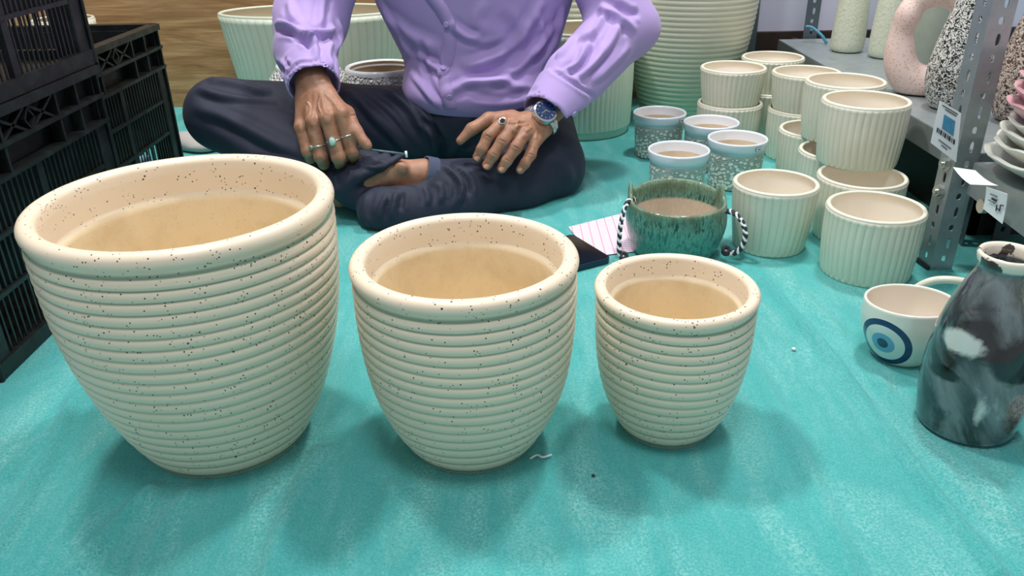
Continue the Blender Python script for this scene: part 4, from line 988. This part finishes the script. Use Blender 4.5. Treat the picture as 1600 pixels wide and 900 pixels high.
SF = [([(720, 104), (768, 92), (816, 52), (848, 0)], .007, .011), ([(692, 146), (752, 126), (820, 134)], .007, .009), ([(712, 122), (760, 132), (805, 110), (842, 72), (876, 34)], .006, .010),
      ([(660, 60), (668, 120), (694, 170)], -.004, .008), ([(700, 34), (728, 56), (752, 60)], .006, .008), ([(652, 84), (680, 104), (694, 116)], .006, .008), ([(640, 112), (668, 146), (690, 168)], .004, .007),
      ([(600, 20), (640, 55), (690, 80)], .004, .014), ([(590, 0), (620, 50), (640, 90)], .004, .010), ([(735, 150), (790, 152), (840, 140)], -.004, .008), ([(780, 20), (800, 60), (790, 90)], -.004, .014),
      ([(880, 10), (868, 60), (840, 110)], .006, .009), ([(740, 80), (790, 70), (820, 40)], -.004, .009), ([(760, 0), (745, 30), (760, 55)], .003, .012), ([(840, 20), (846, 60), (828, 90)], .004, .009),
      # raised sleeve
      ([(994, 48), (965, 26), (936, 8)], .008, .008), ([(948, 16), (926, 50), (902, 64)], .007, .007), ([(972, 30), (946, 76), (896, 126)], .008, .008), ([(914, 68), (904, 98), (880, 113)], .007, .006),
      ([(930, 50), (925, 85), (900, 115)], -.006, .007), ([(985, 70), (955, 100), (925, 128)], .005, .008), ([(905, 30), (890, 66), (868, 92)], .005, .008), ([(960, 6), (985, 20), (1000, 20)], -.005, .008), ([(858, 106), (892, 128), (930, 152)], -.004, .004),
      # lowered sleeve
      ([(430, 37), (451, 42), (475, 54), (496, 71)], .012, .007), ([(434, 50), (455, 52), (476, 66), (488, 76)], -.006, .006), ([(462, 32), (484, 49), (509, 51), (523, 42)], .009, .007), ([(500, 46), (503, 12), (508, -10)], .006, .007),
      ([(450, 54), (487, 64), (496, 93)], .006, .007), ([(419, 92), (445, 112)], -.006, .007), ([(446, 90), (446, 98), (454, 104)], -.004, .004), ([(520, 60), (512, 85), (520, 110)], .006, .007), ([(528, 30), (532, 60), (522, 80)], .005, .008), ([(452, 0), (456, 20), (462, 34)], .005, .008), ([(497, 95), (465, 100), (447, 118)], -.003, .004)]
V = folds(V, F, [(a, b*1.3, c) for a, b, c in SF])
# the button placket: a slightly raised strip with a stitched edge
shirt = part('shirt', V, F, M['shirt']); sh_tree = bvh(V, F)
def strip(name, pts, w, off, mat, parent):
    P = catmull([(a, b, 0) for a, b in pts], 8); rows = []
    for i, p in enumerate(P):
        h0 = hit(sh_tree, p[0], p[1])
        if h0 is None: continue
        rows.append(h0)
    V_ = []; Q = []
    for i, (c_, n_) in enumerate(rows):
        tdir = unit(rows[min(i+1, len(rows)-1)][0]-rows[max(i-1, 0)][0]); s_ = unit(np.cross(tdir, n_))
        for u, o2 in ((-w, -.003), (-w, off), (0, off*1.3), (w, off), (w, -.003)): V_.append(c_+s_*u+n_*o2)
    for i in range(len(rows)-1):
        for k in range(4): Q.append((i*5+k, (i+1)*5+k, (i+1)*5+k+1, i*5+k+1))
    return part(name, V_, Q, mat, parent=parent)
plk = part('placket', *(lambda o: (np.zeros((0, 3)), []))(0), M['shirt']) if False else None
placket_px = [(672, -8), (692, 18), (703, 45), (701, 80), (694, 112), (697, 140), (704, 168)]
strip('placket', placket_px, .0135, .0018, M['shirt'], man)
M['button'] = plain('pale_lilac_button', (176, 158, 206), .4, bump=0)
for (bx0, by0) in ((698, 38), (692, 107), (703, 151)):
    h0 = hit(sh_tree, bx0, by0)
    c_, n_ = h0[0]+h0[1]*.0022, h0[1]; m = MB(); m.tube([c_, c_+n_*.0012, c_+n_*.0022, c_+n_*.0023], [.0056, .006, .0052, .002], 20)
    part('button', m.V, m.F, M['button'], smooth=False)
for nm_, (px_, py_) in (('button', (897, 178)),):
    h0 = hit(sh_tree, px_, py_)
    if h0 is not None:
        c_, n_ = h0; m = MB(); m.tube([c_, c_+n_*.0018, c_+n_*.0022], [.0055, .0055, .0045], 20); part(nm_, m.V, m.F, M['button'], smooth=False)

# hands ----------------------------------------------------
def fingers(p, chains, k=.004):
    d = None
    for P_, R_ in chains:
        e = chain(p, P_, R_, k); d = e if d is None else np.minimum(d, e)
    return d
HA = dict(
 mcp=[A3(471, 199, 1.462), A3(489, 191, 1.450), A3(511, 184, 1.446), A3(532, 178, 1.452)],
 pip=[A3(481, 237, 1.440), A3(501, 245, 1.432), A3(529, 246, 1.430), A3(551, 238, 1.440)],
 dip=[A3(485, 247, 1.466), A3(506, 256, 1.462), A3(532, 257, 1.462), A3(554, 250, 1.468)],
 tip=[A3(484, 240, 1.488), A3(505, 247, 1.488), A3(531, 247, 1.488), A3(552, 242, 1.490)])
RA = [(.0122, .0114, .0098, .0088), (.0134, .0125, .0106, .0095), (.0138, .0130, .0110, .0098), (.0134, .0124, .0104, .0094)]
def fhandA(p):
    ch = [([HA[k][i] for k in ('mcp', 'pip', 'dip', 'tip')], RA[i]) for i in range(4)]
    d = fingers(p, ch)
    palm = None
    for i, m_ in enumerate(HA['mcp']):
        w0 = WA+np.array([(-.012, -.004, .005, .012)[i], 0, 0]); e = cap(p, w0, m_+np.array([0, .004, 0]), .019, .0135); palm = e if palm is None else smin(palm, e, .010)
    palm = smin(palm, ell(p, (HA['mcp'][1]+WA)/2+np.array([.004, .014, -.004]), (.036, .018, .036)), .012)
    d = smin(d, palm, .007)
    th = chain(p, [A3(505, 152, 1.490), A3(541, 178, 1.470), A3(556, 206, 1.448), A3(574, 228, 1.432)], [.0175, .0150, .0122, .0088], .006)
    th = smin(th, ell(p, A3(570, 224, 1.436), (.0105, .009, .010)), .004)
    d = smin(d, th, .006)
    d = smin(d, capx(p, WA, WA-axA*.10, .0265, .031, .82, (0, 1, .4)), .015)
    return d
lo = np.min([WA, *HA['pip'], *HA['tip']], 0)-.05; hi = np.max([WA, *HA['pip'], A3(574, 228, 1.432)], 0)+np.array([.05, .06, .05])
V, F = nets(fhandA, lo, hi, .00135); V = relax(V, F, 1)
V = folds(V, F, [([(484, 150), (478, 175), (472, 195)], .0007, .0035), ([(492, 145), (490, 170), (489, 188)], .0009, .0035), ([(500, 142), (506, 165), (511, 180)], .0009, .0035), ([(508, 145), (522, 160), (531, 174)], .0007, .0035), ([(478, 158), (484, 166), (483, 180)], .0012, .002), ([(500, 150), (497, 165), (502, 178)], .0010, .002),
                 ([(548, 181), (556, 180)], -.0010, .002), ([(466, 200), (476, 203)], .0008, .005), ([(484, 194), (495, 196)], .0009, .006), ([(505, 187), (518, 189)], .0009, .006)])
VA, FA = V, F
HB = dict(
 mcp=[A3(785, 193, 1.480), A3(802, 199, 1.474), A3(819, 208, 1.474), A3(835, 220, 1.482)],
 pip=[A3(763, 213, 1.460), A3(785, 221, 1.452), A3(806, 231, 1.450), A3(829, 242, 1.460)],
 dip=[A3(753, 233, 1.450), A3(771, 242, 1.442), A3(792, 251, 1.440), A3(820, 256, 1.450)],
 tip=[A3(746, 246, 1.450), A3(761, 258, 1.440), A3(784, 263, 1.438), A3(813, 265, 1.448)])
RB = [(.0128, .0115, .0103, .0092), (.0131, .0119, .0107, .0095), (.0128, .0116, .0103, .0093), (.0117, .0104, .0094, .0085)]
def fhandB(p):
    ch = [([HB[k][i] for k in ('mcp', 'pip', 'dip', 'tip')], RB[i]) for i in range(4)]
    d = fingers(p, ch); palm = None
    sd = unit(HB['mcp'][3]-HB['mcp'][0])
    for i, m_ in enumerate(HB['mcp']):
        w0 = WB+sd*(-.012, -.004, .005, .012)[i]; e = cap(p, w0, m_+np.array([0, .004, -.002]), .0190, .0142); palm = e if palm is None else smin(palm, e, .010)
    d = smin(d, palm, .006)
    th = chain(p, [A3(800, 185, 1.510), A3(764, 187, 1.498), A3(737, 202, 1.480), A3(719, 220, 1.470)], [.0165, .0135, .0112, .0078], .006)
    d = smin(d, th, .006)
    d = smin(d, capx(p, WB, WB-axB*.10, .0265, .031, .82, (0, .5, -1)), .015)
    return d
lo = np.min([WB, *HB['tip'], A3(719, 220, 1.470)], 0)-.045; hi = np.max([WB, *HB['mcp'], *HB['tip']], 0)+.055
V, F = nets(fhandB, lo, hi, .0013); V = relax(V, F, 1)
V = folds(V, F, [([(822, 190), (806, 190), (792, 192)], .0010, .003), ([(826, 194), (814, 196), (804, 199)], .0012, .003), ([(832, 198), (826, 202), (820, 207)], .0012, .003), ([(838, 204), (838, 212), (836, 218)], .0010, .003), ([(812, 186), (808, 193), (812, 197)], .0010, .002),
                 ([(780, 196), (792, 198)], .0012, .005), ([(798, 203), (808, 204)], .0014, .005), ([(815, 211), (825, 213)], .0014, .005),
                 ([(758, 211), (768, 216)], -.0006, .0016), ([(780, 218), (791, 223)], -.0006, .0016), ([(801, 228), (812, 233)], -.0006, .0016), ([(825, 240), (835, 243)], -.0005, .0015), ([(768, 239), (777, 244)], -.0005, .0013), ([(788, 248), (797, 253)], -.0005, .0013)])
VB, FB = V, F; hb_tree = bvh(V, F)
for (px_, py_), (qx, qy), sz in (((745.5, 246), (753, 233), 1), ((760.5, 258.5), (771, 242), 1.08), ((784, 263), (792, 251), 1.05), ((812.5, 264.5), (820, 256), .9)):
    h0 = hit(hb_tree, px_, py_); h1 = hit(hb_tree, qx, qy)
    if h0 is None or h1 is None: continue
    c_, n_ = h0; n_ = unit(n_+np.array([0, -.1, .5])); dd = h1[0]-h0[0]; dd = unit(dd-n_*(dd@n_)); sd = np.cross(dd, n_); V = []; Q = []
    for i in range(7):
        for j in range(9):
            u = -1+2*j/8; v = -1+2*i/6; lx = u*.0050*sz*(1-.12*v*v if v < 0 else 1-.25*v*v); ly = v*.0058*sz*math.sqrt(max(0, 1-.35*u*u))
            V.append(c_+sd*lx+dd*ly+n_*(.0010-.0020*u*u-.0006*v*v))
    for i in range(6):
        for j in range(8): Q.append((i*9+j, i*9+j+1, (i+1)*9+j+1, (i+1)*9+j))
    part('fingernail', V, Q, M['nail'])
# body: torso, head, arms, legs; one figure
headf = unit(np.array([0, -1, -.35])); headu = unit(np.array([0, -.35, 1])); headr = np.array([1., 0, 0]); HX = [headr, headf, headu]
def hp(x, y, z): return hd+headr*x+headf*y+headu*z
def fbody(p):
    d = capx(p, waist, chest, .125, .185, .60, (0, 1, 0)); d = smin(d, ell(p, pel, (.15, .105, .085)), .04)
    d = smin(d, capx(p, chest, np.array([-.09, 1.81, .58]), .17, .12, .6, (0, 1, 0)), .05)
    d = smin(d, chain(p, [SA+np.array([.02, 0, 0]), np.array([-.09, 1.815, .63]), SB-np.array([.02, 0, 0])], [.052, .055, .052], .03), .05)
    d = smin(d, chain(p, [SA, EA, WA-axA*.03], [.05, .042, .029], .015), .02); d = smin(d, chain(p, [SB, EB, WB-axB*.03], [.05, .040, .029], .015), .02)
    d = smin(d, leg_shapes(p, -.016), .01)
    ak = chain(p, AK, AKR, .012)
    ak = smin(ak, ell(p, A3(628, 262, 1.436), (.012, .010, .011)), .010)
    d = smin(d, ak, .006)
    h_ = cap(p, nk0-np.array([0, 0, .03]), hd+np.array([0, .03, -.05]), .056, .052)
    s_ = ell(p, hp(0, -.012, .03), (.076, .096, .085), HX); j = ell(p, hp(0, .022, -.055), (.056, .062, .060), HX); h_ = smin(h_, smin(s_, j, .035), .02)
    h_ = smin(h_, cap(p, hp(0, .080, .022), hp(0, .102, -.018), .008, .0125), .010)
    for s in (-1, 1):
        h_ = smin(h_, ell(p, hp(s*.012, .094, -.022), (.008, .009, .007), HX), .006)
        h_ = smin(h_, cap(p, hp(s*.014, .079, .036), hp(s*.046, .062, .034), .008, .006), .010)
        h_ = smax(h_, -ell(p, hp(s*.031, .086, .016), (.017, .013, .010), HX), .010)
        h_ = smin(h_, ell(p, hp(s*.040, .060, -.020), (.022, .018, .018), HX), .02)
        h_ = smin(h_, ell(p, hp(s*.079, -.010, .000), (.010, .020, .031), HX), .006)
    h_ = smin(h_, ell(p, hp(0, .084, -.048), (.024, .010, .007), HX), .005); h_ = smin(h_, ell(p, hp(0, .082, -.060), (.020, .010, .008), HX), .005)
    h_ = smax(h_, -ell(p, hp(0, .096, -.0535), (.022, .008, .0013), HX), .002); h_ = smin(h_, ell(p, hp(0, .070, -.095), (.022, .018, .018), HX), .015)
    return smax(smin(d, h_, .02), -(p[:, 2]-.003), .004)
V, F = nets(fbody, (-.80, 1.36, -.02), (.36, 1.95, .98), .005)
# finer second pass only for the bare ankle is not needed: relax instead
V = relax(V, F, 1)
nA, nB = len(V), len(VA)
Vall = np.concatenate([V, VA, VB]); Fall = np.concatenate([F, FA+nA, FB+nA+nB])
kn = np.zeros(len(Vall)); 
for H_ in (HB,):
    for k, r_ in (('pip', .0075), ('dip', .005)):
        for q in H_[k]: kn = np.maximum(kn, np.exp(-(np.linalg.norm(Vall-(q+np.array([0, -.008, .008])), axis=1)/r_)**2))
pm = np.zeros(len(Vall)); pm[:nA] = np.exp(-(np.abs(Vall[:nA, 2]-.09)/.06)**2)*.25*(np.abs(Vall[:nA, 0]+.23) < .1)
part('body', Vall, Fall, M['skin'], attrs=dict(knuckle=kn, palm=pm))
def fhair(p):
    s_ = ell(p, hp(0, -.016, .034), (.083, .104, .092), HX); q = (p-hd)@np.array(HX).T
    lim = .052-.9*(q[:, 1]-.03); lim = np.where(q[:, 1] > .03, .052, np.maximum(-.05, .052-1.3*(.03-q[:, 1])))
    return smax(s_, lim-q[:, 2], .008)
V, F = nets(fhair, hd-.15, hd+.17, .004); part('hair', V, F, M['hair'])
for s in (-1, 1):
    c_ = hp(s*.031, .068, .015)
    V, F, _a = lathe([(.0116*math.sin(a), -.0116*math.cos(a), 0, 0) for a in np.linspace(.05, PI-.05, 14)], 20); eo = part('eyeball', V+c_, F, M['eye'])
    c2 = hp(s*.031, .0765, .011); V, F, _a = lathe([(.0052*math.sin(a), -.0052*math.cos(a), 0, 0) for a in np.linspace(.05, PI-.05, 10)], 16)
    mesh_obj('iris', V+c2-np.array([-.09, 1.78, 0]), F, M['iris'], eo)
    m = MB(); m.tube(catmull([hp(s*.012, .090, .040), hp(s*.030, .084, .046), hp(s*.050, .062, .040)], 6), [.002]+[.0038]*11+[.0015], 8); part('eyebrow', m.V, m.F, M['hair'])

# rings, watch, stick ----------------------------------------------
M['silver'] = plain('tarnished_silver', (205, 208, 200), .22, metal=.9, bump=.05); M['opal'] = plain('pale_green_stone', (190, 220, 210), .1, coat=.6, nscale=200); M['onyx'] = plain('dark_oval_stone', (40, 36, 32), .08, coat=.5)
M['turq'] = plain('green_enamel', (90, 150, 120), .3)
def ring(a, b, u, r, stone, label, sc=1.0, knob=None, tiltv=(0, -1, .35)):
    c_ = a*(1-u)+b*u; ax = unit(b-a); n_ = unit(np.array(tiltv)-ax*(np.array(tiltv)@ax)); s_ = np.cross(ax, n_)
    root = empty('finger_ring', tuple(c_), 0, label, 'ring')
    m = MB(); m.tube([(n_*math.cos(t_)+s_*math.sin(t_))*r for t_ in np.linspace(0, 2*PI, 33)[:-1]], .0015, 10, closed=True); m.build('band', M['silver'], root, smooth=True)
    if stone:
        bz = MB(); w_, l_ = .0062*sc, .0075*sc
        def disc(h0, h1, f0, f1, mt, nm):
            V = []; n = 28
            for h, f in ((h0, f0), (h1, f1), (h1+.0008, f1*.55)):
                for k in range(n): a_ = 2*PI*k/n; V.append(n_*(r+h)+s_*w_*f*math.cos(a_)+ax*l_*f*math.sin(a_))
            F = [tuple(range(n-1, -1, -1)), tuple(range(2*n, 3*n))]+[(j*n+k, j*n+(k+1) % n, (j+1)*n+(k+1) % n, (j+1)*n+k) for j in (0, 1) for k in range(n)]
            return mesh_obj(nm, V, F, mt, root, smooth=False)
        disc(-.0015, .0022, .9, 1.0, M['silver'], 'setting'); disc(.0022, .0036, .78, .66, stone, 'stone')
    return root
ring(HA['mcp'][1], HA['pip'][1], .70, .0128, M['turq'], 'silver ring with a small green stone, leftmost of the rings on the fist', .7, tiltv=(-1, -.6, .2))
ring(HA['mcp'][2], HA['pip'][2], .58, .0134, M['opal'], 'silver ring with a large pale stone on the middle finger of the fist', 1.15)
ring(HA['mcp'][3], HA['pip'][3], .56, .0130, None, 'plain silver band on the index finger of the fist')
ring(HB['mcp'][0], HB['pip'][0], .06, .0128, M['onyx'], 'silver ring with a dark oval stone on the open hand', 1.0, tiltv=(.45, -.7, 1))
# wristwatch
Wc = WB-axB*.003; vcam = unit(CP-Wc); n_ = unit(vcam+np.array([.10, .0, .30])-axB*((vcam+np.array([.10, .0, .30]))@axB)); s_ = np.cross(axB, n_)
watch = empty('wristwatch', tuple(Wc), 0, 'steel bracelet wristwatch with a dark blue dial on the open hand\'s wrist', 'watch')
ra, rb = .0335, .0300
V = []; F = []; n = 132
for i in range(n):
    a = 2*PI*i/n; lk = .0008 if (i % 4) else -.0006
    e = s_*math.cos(a)*ra+n_*math.sin(a)*rb; en = unit(s_*math.cos(a)/ra+n_*math.sin(a)/rb)
    w = .0095-.0015*abs(math.cos(a))
    prof = ((-w, -.001), (-w, .0012+lk*.5), (-w*.36, .0014+lk*.5), (-w*.32, .0020+lk), (w*.32, .0020+lk), (w*.36, .0014+lk*.5), (w, .0012+lk*.5), (w, -.001))
    for x, h in prof: V.append(e+en*h+axB*x)
for i in range(n):
    j = (i+1) % n
    for k in range(8): F.append((i*8+k, i*8+(k+1) % 8, j*8+(k+1) % 8, j*8+k))
mesh_obj('bracelet', V, F, M['chrome'], watch, smooth=False)
def wdisc(h0, h1, r0_, r1_, mt, nm, par=None, n=48, c=(0, 0)):
    V = []
    for h, f in ((h0, r0_), (h1, r1_)):
        for k in range(n): a_ = 2*PI*k/n; V.append(n_*(rb+h)+s_*(f*math.cos(a_)+c[0])+axB*(f*math.sin(a_)+c[1]))
    F = [tuple(range(n-1, -1, -1)), tuple(range(n, 2*n))]+[(k, (k+1) % n, n+(k+1) % n, n+k) for k in range(n)]
    return mesh_obj(nm, V, F, mt, par or watch, smooth=False)
M['dial'] = plain('deep_blue_dial', (14, 40, 84), .12, coat=.8, bump=0)
case = wdisc(-.001, .0085, .0235, .0225, M['chrome'], 'case'); wdisc(.0085, .0098, .0225, .0200, M['chrome'], 'bezel', case)
dial = wdisc(.0094, .0099, .0194, .0194, M['dial'], 'dial', case)
def wbar(a0, r0_, r1_, w, mt, nm, h=.0102):
    d = s_*math.cos(a0)+axB*math.sin(a0); t_ = -s_*math.sin(a0)+axB*math.cos(a0)
    V = [n_*(rb+hh)+d*r_+t_*ww for hh in (h-.0004, h) for r_, ww in ((r0_, -w), (r1_, -w), (r1_, w), (r0_, w))]
    mesh_obj(nm, V, [(3, 2, 1, 0), (4, 5, 6, 7), (0, 1, 5, 4), (1, 2, 6, 5), (2, 3, 7, 6), (3, 0, 4, 7)], mt, case, smooth=False)
for k in range(12): wbar(k*PI/6, .0140 if k % 3 else .0126, .0170, .0006 if k % 3 else .0009, M['chrome'], 'hour_marker')
wbar(math.radians(200), -.002, .0085, .0006, M['chrome'], 'watch_hand', .0106); wbar(math.radians(75), -.002, .0125, .0005, M['chrome'], 'watch_hand', .0108)
for c in ((.006, -.003), (-.006, -.003), (0, .0065)): wdisc(.0099, .0101, .0036, .0036, M['navy_plastic'], 'sub_dial', case, 20, c)
m = MB(); dn = s_; m.tube([n_*(rb+.004)+s_*.0205*.7+axB*.0205*.7, n_*(rb+.004)+s_*.0245*.7+axB*.0245*.7], .0025, 12); m.build('crown', M['chrome'], case)
# thin stick held between thumb and fingers
stick = empty('thin_stick', tuple(A3(596, 236, 1.425)), 0, 'thin grey stick with a white tip held between the thumb and the fist', 'stick')
o0 = A3(596, 236, 1.425); m = MB(); m.tube([A3(556, 231, 1.437)-o0, A3(634, 241, 1.415)-o0], .0021, 10); m.build('shaft', plain('grey_teal_metal', (84, 100, 108), .35), stick, smooth=True)
m = MB(); m.tube([A3(634, 236, 1.415)-o0, A3(635.5, 246, 1.413)-o0], .0022, 10); m.build('white_tip', M['paper'], stick, smooth=True)
